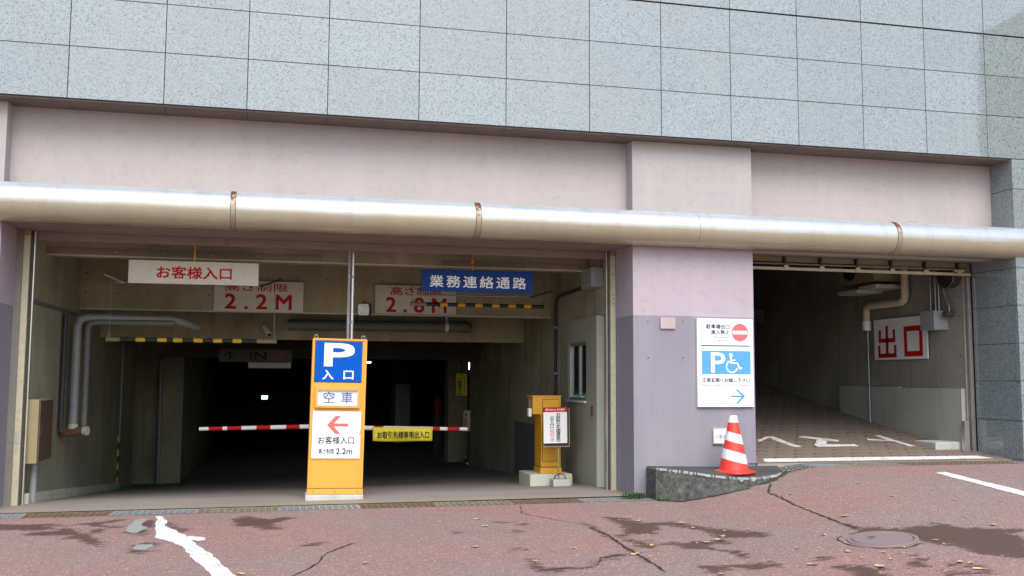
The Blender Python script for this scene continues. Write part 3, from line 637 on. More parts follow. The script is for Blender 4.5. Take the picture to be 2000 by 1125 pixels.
lb.build('chipped_edge', concrete('chipped_kerb_edge', (.40, .40, .37), .5, 0, holes=False, blot=12), kerb)

# building across the street (seen mirrored in the polished granite)
fb = thing('far_building', 'tall drab building across the street, mirrored in the upper right granite', 'building', (48, -30, 0))
b = MB(); b.add([(39.45,-25,0),(62,-25,0),(75,-45,0),(57,-45,0),(39.45,-25,21.9),(62,-25,34.5),(75,-45,34.5),(57,-45,28)], [(0,1,5,4),(1,2,6,5),(2,3,7,6),(3,0,4,7),(4,5,6),(4,6,7)]); b.build('wall', 'bldg', fb)
for i in range(3):
    for j in range(3): part('window', 'glass', fb, (46+i*5, 48+i*5, -24.97, -24.9, 4+j*5, 6+j*5))

# ================================================================ objects
# steel pipe across the facade: segments between joint bands
pipe = thing('steel_pipe', 'fat brushed steel pipe running across the whole facade above both bays', 'pipe', (0, 12.1, 3.31))
PR, PY, PZ = .226, 12.1, 3.535
js = [-8, -.558, 2.362, 5.291, 8.223, 13]
def ring_tube(x0, x1, r, seg=40):
    b = MB(); n = max(2, int((x1-x0)/.4)+1)
    b.tube([(x0+(x1-x0)*i/(n-1), PY, PZ) for i in range(n)], r, seg); return b
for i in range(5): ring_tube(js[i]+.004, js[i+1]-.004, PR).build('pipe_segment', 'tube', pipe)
for x, w_ in ((-.558, .05), (2.362, .06), (8.223, .06), (5.291, .014)): ring_tube(x-w_/2, x+w_/2, PR+.004 if w_ > .02 else PR-.004).build('joint_band', 'tube_joint', pipe)
for x, w_ in ((-.558, .05), (2.362, .06), (8.223, .06)):
    for d_ in (-1, 1): ring_tube(x+d_*(w_/2+.004)-.004, x+d_*(w_/2+.004)+.004, PR+.0015).build('joint_seam', 'rust', pipe)

def letters(t, items):
    for body, rect, y, m, bold in items: text(t, body, rect, y, m, bold)
# ---- parking totem
t = thing('parking_totem', 'yellow standing P sign with blue panel and red arrow between the two lanes', 'sign', (.72, 12.78, .04))
part('plinth', 'conc_white', t, (.365, 1.075, 12.60, 12.96, .03, .135), bev=.02)
bd = part('body', 'yellow', t, (.387, 1.06, 12.655, 12.90, .137, 2.06), bev=.006)
part('frame_edge', 'yellow', bd, (.387,.412,12.645,12.656,.215,2.06),(1.035,1.06,12.645,12.656,.215,2.06),(.412,1.035,12.645,12.656,2.038,2.06))
part('skirt', 'yellow', bd, (.382, 1.065, 12.64, 12.658, .14, .205)); part('skirt_gap', 'rust', bd, (.384, 1.063, 12.641, 12.657, .206, .213))
pn = part('blue_panel', 'blue', t, (.425, .998, 12.645, 12.66, 1.52, 2.022)); part('panel_trim', 'darksteel', pn, (.418,1.005,12.650,12.66,1.513,1.519),(.418,1.005,12.650,12.66,2.023,2.029),(.418,.4245,12.65,12.66,1.519,2.023),(.9985,1.005,12.65,12.66,1.519,2.023))
letters(pn, [('P', (.545,.895,1.725,1.99), 12.645, 'white', .035), ('入', (.52,.65,1.55,1.665), 12.645, 'white', .02), ('口', (.78,.90,1.555,1.66), 12.645, 'white', .02)])
lb = part('status_box', 'yellow', t, (.44,.99,12.60,12.656,1.20,1.225),(.44,.99,12.60,12.656,1.42,1.445),(.44,.463,12.60,12.656,1.225,1.42),(.967,.99,12.60,12.656,1.225,1.42))
part('bezel', 'aluminium', lb, (.463,.967,12.615,12.656,1.225,1.236),(.463,.967,12.615,12.656,1.409,1.42),(.463,.474,12.615,12.656,1.236,1.409),(.956,.967,12.615,12.656,1.236,1.409))
part('status_screen', 'whitelit', lb, (.474,.956,12.635,12.656,1.236,1.409))
letters(lb, [('空', (.54,.675,1.255,1.395), 12.635, 'greyink', .012), ('車', (.76,.90,1.255,1.395), 12.635, 'greyink', .012)])
wp = part('white_panel', 'whitelit', t, (.42, 1.012, 12.638, 12.655, .575, 1.157))
b = MB()
b.prism([tuple(p) for p in stroke([(.86,.988),(.645,.988)], .036)], 12.635, 12.638)
b.prism([(.598,.988),(.70,1.098),(.765,1.098),(.662,.988),(.765,.878),(.70,.878)], 12.6345, 12.638); b.build('arrow', 'coral', wp)
letters(wp, [('お客様入口', (.494,.935,.752,.845), 12.638, 'ink', .008), ('高さ制限', (.505,.695,.63,.694), 12.638, 'teal', .008), ('2.2m', (.72,.917,.627,.70), 12.638, 'ink', .012)])
crk = MB(); crk.tube([(1.0,12.637,.93),(1.008,12.637,.90),(1.003,12.637,.86)], .003, 5).build('scratch', 'greyink', wp)
for x in (.43, 1.02):
    b = MB(); b.tube([(x+.022*math.cos(a), 12.78, 2.085+.022*math.sin(a)) for a in np.linspace(-1.2, 4.3, 14)], .006, 6); b.build('eye_bolt', 'steel', t)
for zz in (.35, .62, .98, 1.25, 1.6, 1.92):
    for xx, d_ in ((.388, -1), (1.059, 1)): MB().tube([(xx,12.70,zz),(xx+.008*d_,12.70,zz)], .009, 7).build('bolt', 'rust', bd)
for xx in (.45, .72, 1.0): MB().tube([(xx,12.641,.172),(xx,12.634,.172)], .007, 7).build('bolt', 'rust', bd)
t.rotation_euler = (0, math.radians(.85), 0)
# conduits rising from it
for x, r, m, lab in ((.885, .02, 'pvcgrey', 'thicker grey conduit rising behind the P sign, left of the pair'), (.935, .02, 'aluminium', 'paler conduit rising behind the P sign, right of the pair')):
    c = thing('conduit', lab, 'conduit', (x, 13.2, 1.9)); MB().tube([(x-.01,13.2,.1),(x-.005,13.2,1.2),(x,13.2,3.64)], r, 10).build('tube', m, c)
    for zz in (2.9, 2.3): MB().tube([(x,13.2,zz-.02),(x,13.2,zz+.02)], r+.006, 10).build('clip', 'steel', c)

# ---- hanging signs
def chain(parent, x, y, z0, z1, mats):
    n = int((z1-z0)/.032)
    for i in range(n):
        z = z0+(i+.5)*(z1-z0)/n; b = MB(); a = [(math.cos(q)*.011, math.sin(q)*.024) for q in np.linspace(0, 2*math.pi, 9)]
        b.tube([(x+u, y, z+v) if i % 2 else (x, y+u, z+v) for u, v in a], .005, 5, False); b.build('chain_link', mats[i % len(mats)], parent)
t = thing('hanging_sign', 'white hanging board with red lettering, left of the entrance', 'sign', (-1.085, 13.4, 2.76), 'boards hung over the lanes')
p = part('board', 'oldwhite', t, (-1.888, -.279, 13.385, 13.415, 2.765, 3.061), bev=.004); text(p, 'お客様入口', (-1.544, -.621, 2.835, 2.99), 13.385, 'red', .022); chain(t, -1.087, 13.4, 3.06, 3.64, ['bandyellow'])
t = thing('hanging_sign', 'blue hanging board with white lettering, right of the entrance', 'sign', (2.65, 13.4, 2.75), 'boards hung over the lanes')
p = part('board', 'navy', t, (1.868, 3.437, 13.385, 13.415, 2.757, 3.055), bev=.004); text(p, '業務連絡通路', (1.985, 3.335, 2.815, 2.975), 13.385, 'white', .014, spacing=1.32); chain(t, 2.577, 13.4, 3.054, 3.64, ['bandyellow', 'bandyellow', 'red'])
for xx in (1.95, 3.36): MB().tube([(xx,13.4,3.054),(xx,13.4,3.7)], .003, 5).build('hanger_wire', 'steel', t)
# ---- height limit boards on the beam
t = part('height_board', 'oldwhite', None, (-1.0, .365, 16.09, 16.125, 2.605, 3.085)); tag(t, 'weathered white 2.2M height limit board on the concrete beam', 'sign', 'height limit boards')
letters(t, [('高さ制限', (-.84,.12,2.925,3.05), 16.09, 'fadered', .012), ('2 . 2 M', (-.83,.18,2.645,2.875), 16.09, 'fadered', .02)])
t = part('height_board', 'oldwhite', None, (1.5, 2.825, 16.09, 16.125, 2.62, 3.08)); tag(t, 'weathered white 2.8M height limit board on the concrete beam', 'sign', 'height limit boards')
letters(t, [('高さ制限', (1.75,2.58,2.915,3.055), 16.09, 'fadered', .012), ('2 . 8 M', (1.68,2.66,2.645,2.88), 16.09, 'fadered', .02)])
# ---- striped clearance bars
def hbar(lab, x0, x1, z, bands, ends, frz):
    t = thing('clearance_bar', lab, 'barrier bar', ((x0+x1)/2, 15, z), 'striped height bars')
    MB().tube([(x0,15,z),(x1,15,z)], .030, 14).build('bar', 'black', t)
    for c, w_ in bands: MB().tube([(c-w_/2,15,z),(c+w_/2,15,z)], .0315, 14, False).build('yellow_band', 'bandyellow', t)
    for a_, c_ in ends: MB().tube([(a_,15,z),(c_,15,z)], .032, 14).build('end_sleeve', 'olive', t)
    for x in (x0+.04, x1-.04):
        MB().tube([(x+.016*math.cos(q),15,z+.055+.025*math.sin(q)) for q in np.linspace(0,2*math.pi,10)], .005, 5, False).build('hook', 'steel', t)
        MB().tube([(x,15,z+.08),(x,15,3.7)], .004, 5).build('wire', 'steel', t)
    fr = MB().tube([(x0+.1,14.9,frz),(x1-.1,14.9,frz+.01)], .013, 8).build('spreader_rod', 'steel', t)
    MB().tube([(x0-.02,14.7,frz+.10),(x0+.22,14.9,frz)], .016, 8).build('arm', 'aluminium', fr); MB().tube([(x1-.25,14.9,frz),(x1+.05,14.7,frz+.09)], .014, 8).build('arm', 'darksteel', fr)
    for x in (x0+.35, x1-.3): MB().tube([(x,14.9,frz),(x,14.9,3.7)], .008, 6).build('drop_rod', 'steel', fr)
u = 2.346/333
hbar('black and yellow height bar hung low under the white board', -2.377, -.03, 2.10, [(-2.377+(c-207)*u, .125) for c in (272.5,314,344.5,384,422.5,461)], [(-2.379,-2.19),(-.31,-.028)], 2.90)
u = 2.099/261
hbar('black and yellow height bar hung high under the blue board', 1.927, 4.026, 2.70, [(1.927+(c-801)*u, .115) for c in (865,899,933,966,998,1029)], [(1.925,2.17)], 2.83)
# ---- barrier gates (cabinets stand behind the totem)
def gate(lab, xc, tip, zt, zc, cuts, mats):
    t = thing('barrier_gate', lab, 'barrier', (xc, 15.15, float(gfl(xc, 15.1))), 'parking barrier gates')
    z0 = float(gfl(xc, 15.1)); part('cabinet', 'cabyellow', t, (xc-.14, xc+.14, 15.05, 15.35, z0, 1.02), bev=.01)
    z = lambda x: zc+(zt-zc)*(x-xc)/(tip-xc)
    am = MB().tube([(xc,15.0,zc),(tip,15.0,zt)], .030, 12, rad=[.034,.026]).build('arm', 'white', t)
    MB().tube([(xc,15.06,zc),(xc,14.95,zc)], .06, 14).build('hub', 'darksteel', t)
    for a_, c_ in cuts: MB().tube([(a_,15.0,z(a_)),(c_,15.0,z(c_))], .0345, 12, True, rad=[.0275+.007*(1-abs(a_-xc)/abs(tip-xc)), .0275+.007*(1-abs(c_-xc)/abs(tip-xc))]).build('red_band', 'red', am)
    return t
fx = lambda uu: -1.068+(380+uu/5.11-390)*.00719
gate('red and white striped barrier arm reaching left from behind the P sign', .67, -1.075, .835, .865, [(fx(138),fx(275)),(fx(320),fx(462)),(fx(610),fx(750)),(fx(908),fx(1045))], None)
fx2 = lambda px: 1.275+(px-712)*.00773
t = gate('red and white barrier arm reaching right, carrying the yellow banner', 1.10, 2.825, .81, .84, [(fx2(730),fx2(748)),(fx2(844),fx2(858)),(fx2(873),fx2(897))], None)
bn = MB(); cols = 24; v = []; f = []
for i in range(cols+1):
    x = 1.393+(2.285-1.393)*i/cols; s_ = i/cols
    for j in range(5):
        q = j/4; v.append((x, 14.955-.012*math.sin(s_*9)*q-.004*math.sin(s_*23+1), (.85-.012*s_)-(.205+.006*math.sin(s_*5))*q))
        if i and j: k_ = i*5+j; f.append((k_-6, k_-1, k_, k_-5))
bn.add(v, f, True); bo = bn.build('banner', 'banner', None, (1.84, 14.955, .64)); tag(bo, 'yellow vinyl banner with black lettering tied to the barrier arm', 'banner')
md = bo.modifiers.new('thick', 'SOLIDIFY'); md.thickness = .003
text(bo, 'お取引先様専用出入口', (1.462, 2.235, .68, .785), 14.934, 'ink', .014)
# ---- yellow cabinet on plinth
t = thing('gate_cabinet', 'orange-yellow steel gate cabinet on a concrete plinth by the right wall', 'cabinet', (3.95, 14.5, .02))
part('plinth', 'conc_light', t, (3.60, 4.24, 14.16, 14.85, -.06, .19), bev=.012)
bd = MB(); bd.prism([(3.80,.20),(4.10,.20),(4.10,1.31),(3.675,1.31),(3.675,1.055),(3.785,1.055),(3.80,1.03)], 14.30, 14.66); bd = bd.build('body', 'cabyellow', t)
part('cap', 'cabyellow', bd, (3.665,4.11,14.29,14.67,1.311,1.328)); part('base_skirt', 'cabyellow', bd, (3.79,4.11,14.285,14.67,.193,.275)); part('skirt_gap', 'rust', bd, (3.797,4.103,14.295,14.665,.276,.288))
dr = part('door', 'cabyellow', bd, (3.825,4.07,14.290,14.30,.37,1.27)); part('door_seam', 'black', bd, (3.819,4.076,14.297,14.299,.364,1.276)); MB().tube([(4.05,14.29,.85),(4.05,14.278,.85)], .012, 8).build('lock', 'steel', dr)
part('side_bracket', 'rust', bd, (3.625,3.675,14.36,14.46,1.15,1.29)); part('card_reader', 'white', bd, (3.62,3.665,14.34,14.42,1.02,1.14))
# ---- standing notice with weight
t = thing('standing_notice', 'white notice with red header on a pole, leaning before the yellow cabinet', 'sign', (3.98, 13.92, .05))
part('base_weight', 'conc_white', t, (3.857, 4.115, 13.82, 14.04, .045, .145), bev=.015)
MB().tube([(3.88,13.93,.14)]+[(3.985+.085*math.cos(a), 13.93, .15+.065*math.sin(a)) for a in np.linspace(math.pi,0,9)]+[(4.09,13.93,.14)], .008, 6).build('handle', 'darksteel', t)
MB().tube([(3.97,13.95,.10),(3.975,13.95,1.05)], .013, 8).build('pole', 'olive', t)
bk = part('frame', 'black', t, (3.755, 4.125, 13.925, 13.94, .61, 1.15)); part('frame_trim', 'olive', bk, (3.745,4.135,13.92,13.945,.60,.612),(4.124,4.135,13.92,13.945,.612,1.15),(3.745,3.756,13.92,13.945,.612,1.15))
p = part('panel', 'whitelit', t, (3.74, 4.09, 13.895, 13.918, .655, 1.10)); hd = part('header', 'red', t, (3.74, 4.09, 13.893, 13.919, 1.10, 1.167))
text(hd, '場内10Km/h 走行厳守', (3.765, 4.06, 1.118, 1.15), 13.893, 'white', .01)
text(p, '\n'.join('お取引先様専用'), (3.925, 3.99, .675, 1.09), 13.895, 'ink', .012, line=.75); text(p, '\n'.join('出入口'), (3.835, 3.893, .865, 1.045), 13.895, 'teal', .012, line=.78)
text(p, '徐\n行', (3.845, 3.888, .755, .845), 13.895, 'coral', .0, line=.78)
b = MB()
for q in ((3.838,3.842,13.892,13.895,.748,.852),(3.891,3.895,13.892,13.895,.748,.852),(3.842,3.891,13.892,13.895,.748,.752),(3.842,3.891,13.892,13.895,.848,.852)): b.box(*q)
b.build('red_box', 'coral', p)
MB().tube([(3.866+.023*math.cos(a), 13.894, .706+.023*math.sin(a)) for a in np.linspace(0,2*math.pi,19)], .0025, 5, False).build('circle_mark', 'ink', p)
b = MB(); b.box(3.855,3.877,13.8935,13.895,.71,.713); b.box(3.857,3.875,13.8935,13.895,.70,.703); b.build('mark', 'ink', p)
t.rotation_euler = (0, math.radians(-.6), math.radians(0))
# ---- right wall fittings
t = thing('wall_box', 'grey steel box high on the right garage wall beside the rail', 'electrical box', (4.35, 13.57, 2.87))
part('body', 'pvcgrey', t, (4.27, 4.449, 13.32, 13.82, 2.87, 3.15), bev=.012); part('duct', 'olive', t, (4.33, 4.44, 13.40, 13.60, 3.151, 3.69))
for yy in (13.66, 13.72): MB().tube([(4.40,yy,3.15),(4.40,yy,3.69)], .013, 8).build('tube', 'darksteel', t)
t = thing('conduit', 'dark conduit bending down the right garage wall behind the yellow cabinet', 'conduit', (4.42, 15.7, -.1))
MB().tube([(4.42,13.80,2.93),(4.42,14.2,2.94),(4.42,15.5,2.92),(4.42,15.66,2.88),(4.42,15.72,2.78),(4.42,15.72,-.1)], .026, 10).build('tube', 'darksteel', t)
for zz in (2.4, 1.65, .9): part('clip', 'steel', t, (4.385,4.449,15.68,15.76,zz,zz+.03))
t = thing('wall_switch', 'small reddish push button plate on the wall under the window', 'switch', (4.39, 13.7, 1.1)); part('plate', 'brown', t, (4.382,4.3995,13.66,13.73,1.05,1.19)); part('button', 'rust', t, (4.374,4.382,13.68,13.71,1.1,1.14))
# ---- convex mirror, camera, big pipe on the third beam
t = thing('traffic_mirror', 'small rounded traffic mirror hung beside the 2.8M board', 'mirror', (1.31, 15.9, 2.55))
def rrect(cx, cz, hw, hh, r, n=5): return [(cx+sx*(hw-r)+r*math.cos(a), cz+sz*(hh-r)+r*math.sin(a)) for sx, sz, a0 in ((1,1,0),(-1,1,90),(-1,-1,180),(1,-1,270)) for a in np.radians(np.linspace(a0, a0+90, n))]
b = MB(); b.prism(rrect(1.315,2.655,.112,.102,.04), 15.86, 15.92); b.build('housing', 'black', t); b = MB(); b.prism(rrect(1.295,2.655,.088,.09,.035), 15.85, 15.861); b.build('mirror_face', 'mirror', t); MB().tube([(1.33,15.92,2.72),(1.33,16.14,2.80)], .014, 8).build('bracket', 'darksteel', t)
t = thing('security_camera', 'small white tube camera under the third beam', 'camera', (-.2, 17.95, 2.3)); MB().tube([(-.25,17.93,2.47),(-.165,17.78,2.32)], .045, 14).build('body', 'white', t); MB().tube([(-.245,17.93,2.46),(-.26,18.03,2.52)], .02, 8).build('bracket', 'pvcgrey', t); MB().tube([(-.166,17.782,2.322),(-.16,17.772,2.312)], .03, 12).build('lens', 'glass', t)
t = thing('service_pipe', 'thick dark pipe along the third beam with a pale clamp', 'pipe', (1.8, 17.85, 2.39))
MB().tube([(.15,17.85,2.50),(3.2,17.85,2.51),(3.33,17.88,2.51),(3.37,17.98,2.51),(3.37,18.06,2.51)], .088, 16).build('tube', 'pipegrey', t); MB().tube([(2.93,17.85,2.51),(2.99,17.85,2.51)], .098, 16).build('clamp', 'white', t); part('hanger', 'white', t, (2.945,2.975,17.84,17.86,2.62,3.6)); MB().tube([(1.2,17.85,2.505),(1.25,17.85,2.505)], .095, 16).build('clamp', 'pipegrey', t)
# ---- left wall fittings
t = thing('drain_pipe', 'grey pipes bending down the left garage wall with rusty lower elbow', 'pipe', (-2.8, 15.4, .75))
MB().tube([(-1.22,15.9,2.33),(-1.38,15.6,2.38),(-1.55,15.5,2.42),(-2.70,15.42,2.43),(-2.79,15.40,2.40),(-2.83,15.38,2.32),(-2.83,15.38,.84)], .058, 14).build('tube', 'pvcgrey', t); MB().tube([(-1.5,15.42,2.36),(-2.6,15.40,2.36),(-2.67,15.40,2.33),(-2.69,15.40,2.26),(-2.69,15.40,.86)], .042, 12).build('tube', 'pipegrey', t); MB().tube([(-2.90,14.9,2.44),(-2.90,14.9,.84)], .035, 10).build('tube', 'darksteel', t)
MB().tube([(-2.69,15.42,.90),(-2.70,15.40,.82),(-2.80,15.3,.78),(-2.88,15.0,.79),(-2.90,14.9,.86)], .052, 12).build('elbow', 'rust', t); MB().tube([(-2.83,15.38,.90),(-2.83,15.38,.82)], .07, 14).build('flange', 'oldwhite', t); MB().tube([(-2.68,15.38,.80),(-2.63,15.36,.80)], .065, 14).build('valve_wheel', 'oldwhite', t)
t = thing('wall_cabinet', 'brown steel hydrant cabinet on the left garage wall', 'cabinet', (-2.85, 13.3, .52))
part('body', 'olive', t, (-2.948, -2.78, 12.99, 13.72, .53, 1.29), bev=.006); dr = part('door', 'brown', t, (-2.779, -2.765, 13.02, 13.70, .55, 1.275)); part('handle', 'darksteel', dr, (-2.764,-2.752,13.08,13.11,.85,.98))
MB().tube([(-2.86,13.25,.53),(-2.86,13.25,.02)], .04, 12).build('feed_pipe', 'pvcgrey', t)
t = thing('corner_guard', 'thin black and yellow guard strip on the left wall corner', 'corner guard', (-2.94, 20.5, -.5))
for i in range(8): part('stripe', 'black' if i % 2 == 0 else 'bandyellow', t, (-2.948, -2.925, 20.42, 20.55, -.58+i*.13, -.452+i*.13))
t = thing('conduit', 'thin pale conduit above the striped guard on the left wall', 'conduit', (-2.93, 20.5, .5)); MB().tube([(-2.93,20.5,.47),(-2.93,20.5,2.7)], .016, 8).build('tube', 'pvcgrey', t)
t = thing('conduit', 'grey conduit standing in the dark recess on the left', 'conduit', (-2.55, 23.9, -.8)); MB().tube([(-2.57,23.92,-.8),(-2.59,23.92,1.95),(-2.52,23.92,2.05),(-2.3,23.92,2.1),(-2.27,23.92,2.7)], .045, 10).build('tube', 'pvcgrey', t)
b = MB(); ya, yb = 13.05, 20.2
for (y0_, y1_) in [(13.05,15.4),(15.41,17.8),(17.81,20.2)]:
    z_ = lambda y: float(gfl(-2.9, y)); k = [(x, y, z_(y)+dz) for y in (y0_, y1_) for x, dz in ((-2.948,-.05),(-2.86,-.05),(-2.86,.12),(-2.948,.12))]
    b.add(k, [(0,1,2,3),(4,7,6,5),(0,4,5,1),(1,5,6,2),(2,6,7,3),(3,7,4,0)])
b.build('wall_kerb', 'conc_light', B)
b = MB(); zt = lambda y: .55-.05*(y-13.2)
b.add([(-2.945,13.8,.02),(-2.945,17.2,-.25),(-2.945,17.2,.42),(-2.945,15.6,.30),(-2.945,13.8,.40)], [(0,1,2,3,4)]); b.build('repair_render', 'conc_panel', B)
# ---- deep garage things
t = thing('lane_sign', 'dim hanging IN lane board in the dark garage', 'sign', (-.41, 19.5, 1.87)); p = part('board', 'conc_dark', t, (-1.086,.256,19.49,19.52,1.87,2.11)); letters(p, [('↑', (-1.0,-.82,1.90,2.07), 19.49, 'ink', .02), ('IN', (-.52,-.22,1.92,2.06), 19.49, 'ink', .02), ('10', (-.01,.11,1.95,2.03), 19.49, 'extred', .01)])
for xx in (-.9, .1): MB().tube([(xx,19.5,2.11),(xx,19.5,2.76)], .01, 6).build('hanger', 'darksteel', t)
MB().tube([(.05+.09*math.cos(a), 19.488, 1.99+.09*math.sin(a)) for a in np.linspace(0,2*math.pi,17)], .008, 5, False).build('ring_mark', 'extred', p)
t = thing('lane_sign', 'small dim plate hung below the IN lane board', 'sign', (-.15, 19.6, 1.74)); part('board', 'pvcgrey', t, (-.55,.24,19.6,19.62,1.76,1.865)); MB().tube([(-.2,19.61,1.86),(-.2,19.61,2.76)], .008, 6).build('hanger', 'darksteel', t)
t = thing('stop_sign', 'yellow vertical stop board at the dark end of the right wall', 'sign', (4.33, 23.75, 1.18)); p = part('board', 'banner', t, (4.19,4.46,23.74,23.77,1.18,1.71)); text(p, '\n'.join('一時停止'), (4.23,4.33,1.22,1.60), 23.74, 'ink', .02, line=.78); text(p, '歩行者注意'.replace('', '\n').strip(), (4.37,4.42,1.26,1.66), 23.74, 'greyink', 0, line=.8); part('bracket', 'darksteel', t, (4.30,4.34,23.771,23.80,1.2,2.76))
t = thing('stop_sign', 'white and red vertical stop board low at the end of the right wall', 'sign', (4.35, 23.2, .35)); p = part('board', 'oldwhite', t, (4.275,4.44,23.19,23.21,.355,.835)); text(p, '\n'.join('一時停止'), (4.29,4.36,.39,.70), 23.19, 'red', .02, line=.78); b = MB(); b.prism([(4.30,.72),(4.37,.72),(4.335,.80)], 23.187, 23.19); b.build('triangle', 'red', p); part('post', 'darksteel', t, (4.40,4.43,23.211,23.23,-.55,.83))
def lamp(lab, loc, sx, sz, m):
    t = thing('garage_lamp', lab, 'lamp', loc, 'small lamps deep in the garage'); x, y, z = loc
    part('housing', 'darksteel', t, (x-sx/2-.02,x+sx/2+.02,y,y+.06,z,z+sz+.04)); part('lens', m, t, (x-sx/2,x+sx/2,y-.012,y,z+.02,z+sz+.02))
lamp('small white tube lamp at the right edge of the P sign', (2.62,30,2.03), .16, .03, 'lampw'); lamp('warm spot lamp above the yellow stop board', (5.196,30,2.03), .06, .05, 'lampo'); lamp('thin upright white lamp near the right wall end', (5.70,30,1.86), .03, .2, 'lampw')
t = thing('exit_light', 'tiny green emergency exit light deep in the garage', 'lamp', (-.353,30,.98)); part('housing', 'darksteel', t, (-.46,-.25,30,30.06,.94,1.10)); part('lens', 'lampg', t, (-.44,-.27,29.99,30,.97,1.07))
t = thing('steel_door', 'dim pale steel door far back in the dark garage', 'door', (4.08,33.4,-.55)); part('leaf', 'pvcgrey', t, (3.84,4.33,33.40,33.45,-.55,1.41)); part('frame', 'darksteel', t, (3.80,3.84,33.38,33.45,-.55,1.46),(4.33,4.37,33.38,33.45,-.55,1.46),(3.84,4.33,33.38,33.45,1.411,1.46))
t = thing('fire_extinguisher', 'dim red extinguisher in the dark beside the garage column', 'extinguisher', (4.42,28,.3)); b = MB(); b.lathe([(.12,0),(.13,.05),(.13,.42),(.09,.5),(.04,.53),(.04,.58)], (4.42,28,.52)); b.build('cylinder', 'extred', t); part('handle', 'black', t, (4.37,4.5,27.98,28.02,1.1,1.14)); part('stand', 'darksteel', t, (4.3,4.54,27.9,28.1,-.7,.52))
# ---- pillar fittings
t = part('blank_plate', 'rail', None, (4.853, 5.062, 12.195, 12.219, 2.232, 2.381), bev=.004); tag(t, 'small blank beige plate on the lilac pillar', 'plate')
MT_pl = paint('plate_beige', (.42,.36,.34), .6); t.data.materials[0] = MT_pl
for x, z in ((4.685,2.325),(5.175,2.333),(4.688,1.85),(5.173,1.855)): MB().tube([(x,12.2225,z),(x,12.217,z)], .009, 8).build('bolt_hole', 'black', B)
t = part('hydrant_plate', 'aluminium', None, (5.57, 5.832, 12.20, 12.218, .725, .942)); tag(t, 'framed metal plate low on the pillar, half behind the cone', 'plate'); p = part('face', 'white', t, (5.587,5.815,12.196,12.20,.742,.925)); text(p, '散水栓', (5.66,5.80,.80,.86), 12.196, 'greyink', .0, spacing=1.3); MB().tube([(5.625+.018*math.cos(a),12.1955,.83+.018*math.sin(a)) for a in np.linspace(0,2*math.pi,13)], .002, 5, False).build('ring_mark', 'greyink', p); part('rust_edge', 'rust', t, (5.58,5.70,12.194,12.1995,.727,.738))
t = thing('parking_notice', 'large white notice with no-entry disc and wheelchair symbol on the pillar', 'sign', (5.757, 12.2, 1.215))
pn = part('board', 'whitelit', t, (5.356, 6.157, 12.178, 12.219, 1.215, 2.378), bev=.003)
def q(uu, vv): return (5.356+(uu-105-(vv-115)*.0195)/552*.801, 2.378-(vv-115)/880*1.163)
def rc(u0, u1, v0, v1): a_ = q(u0, (v0+v1)/2); b_ = q(u1, (v0+v1)/2); return (a_[0], b_[0], q(0, v1)[1], q(0, v0)[1])
YF = 12.178
letters(pn, [('駐車場出口', rc(197,425,172,217), YF, 'teal', .014), ('進入禁止', rc(245,425,228,272), YF, 'teal', .014), ('Parking Exit', rc(268,425,290,312), YF, 'lightteal', .01), ('No Entry', rc(312,425,324,346), YF, 'lightteal', .01), ('正面玄関へお越し下さい', rc(162,630,708,750), YF, 'teal', .014), ('Please proceed to the main entrance', rc(163,630,767,789), YF, 'lightteal', .01)])
def disc(c, r, n=36): return [(c[0]+r*math.cos(a), c[1]+r*math.sin(a)) for a in np.linspace(0, 2*math.pi, n, endpoint=False)]
dc = MB(); cc = q(530,252); dc.prism(disc(cc, .118), YF-.0015, YF+.001); dc = dc.build('no_entry_disc', 'coral', pn); b = MB(); b.prism([(cc[0]-.105,cc[1]-.024),(cc[0]+.105,cc[1]-.024),(cc[0]+.105,cc[1]+.024),(cc[0]-.105,cc[1]+.024)], YF-.003, YF-.0005); b.build('bar', 'whitelit', dc)
r_ = rc(150,628,382,392); part('rule', 'teal', pn, (r_[0],r_[1],YF-.0015,YF+.001,r_[2],r_[3]))
r_ = rc(157,637,437,670); bx = part('blue_field', 'skyblue', pn, (r_[0],r_[1],YF-.0015,YF+.001,r_[2],r_[3]))
text(bx, 'P', rc(248,383,457,650), YF-.0015, 'whitelit', .012)
b = MB()
for pts, wd in (([(440,497),(442,555),(505,560),(530,615),(552,604)], 15), ([(441,530),(486,530)], 13)): b.prism([tuple(p) for p in stroke([q(*z) for z in pts], wd*.00135)], YF-.003, YF-.001)
b.prism(disc(q(440,478), .026, 18), YF-.0032, YF-.001)
c0 = q(452,592); arc = [(c0[0]+.078*math.cos(a), c0[1]+.078*math.sin(a)) for a in np.radians(np.linspace(115, 345, 26))]
b.prism([tuple(p) for p in stroke(arc, .018)], YF-.0028, YF-.001); b.build('wheelchair_symbol', 'whitelit', bx)
b = MB(); b.prism([tuple(p) for p in stroke([q(443,890),q(565,890)], .019)], YF-.0015, YF+.001); b.prism([tuple(p) for p in stroke([q(497,822),q(572,890),q(500,962)], .021)], YF-.002, YF+.001); b.build('arrow', 'cyan', pn)
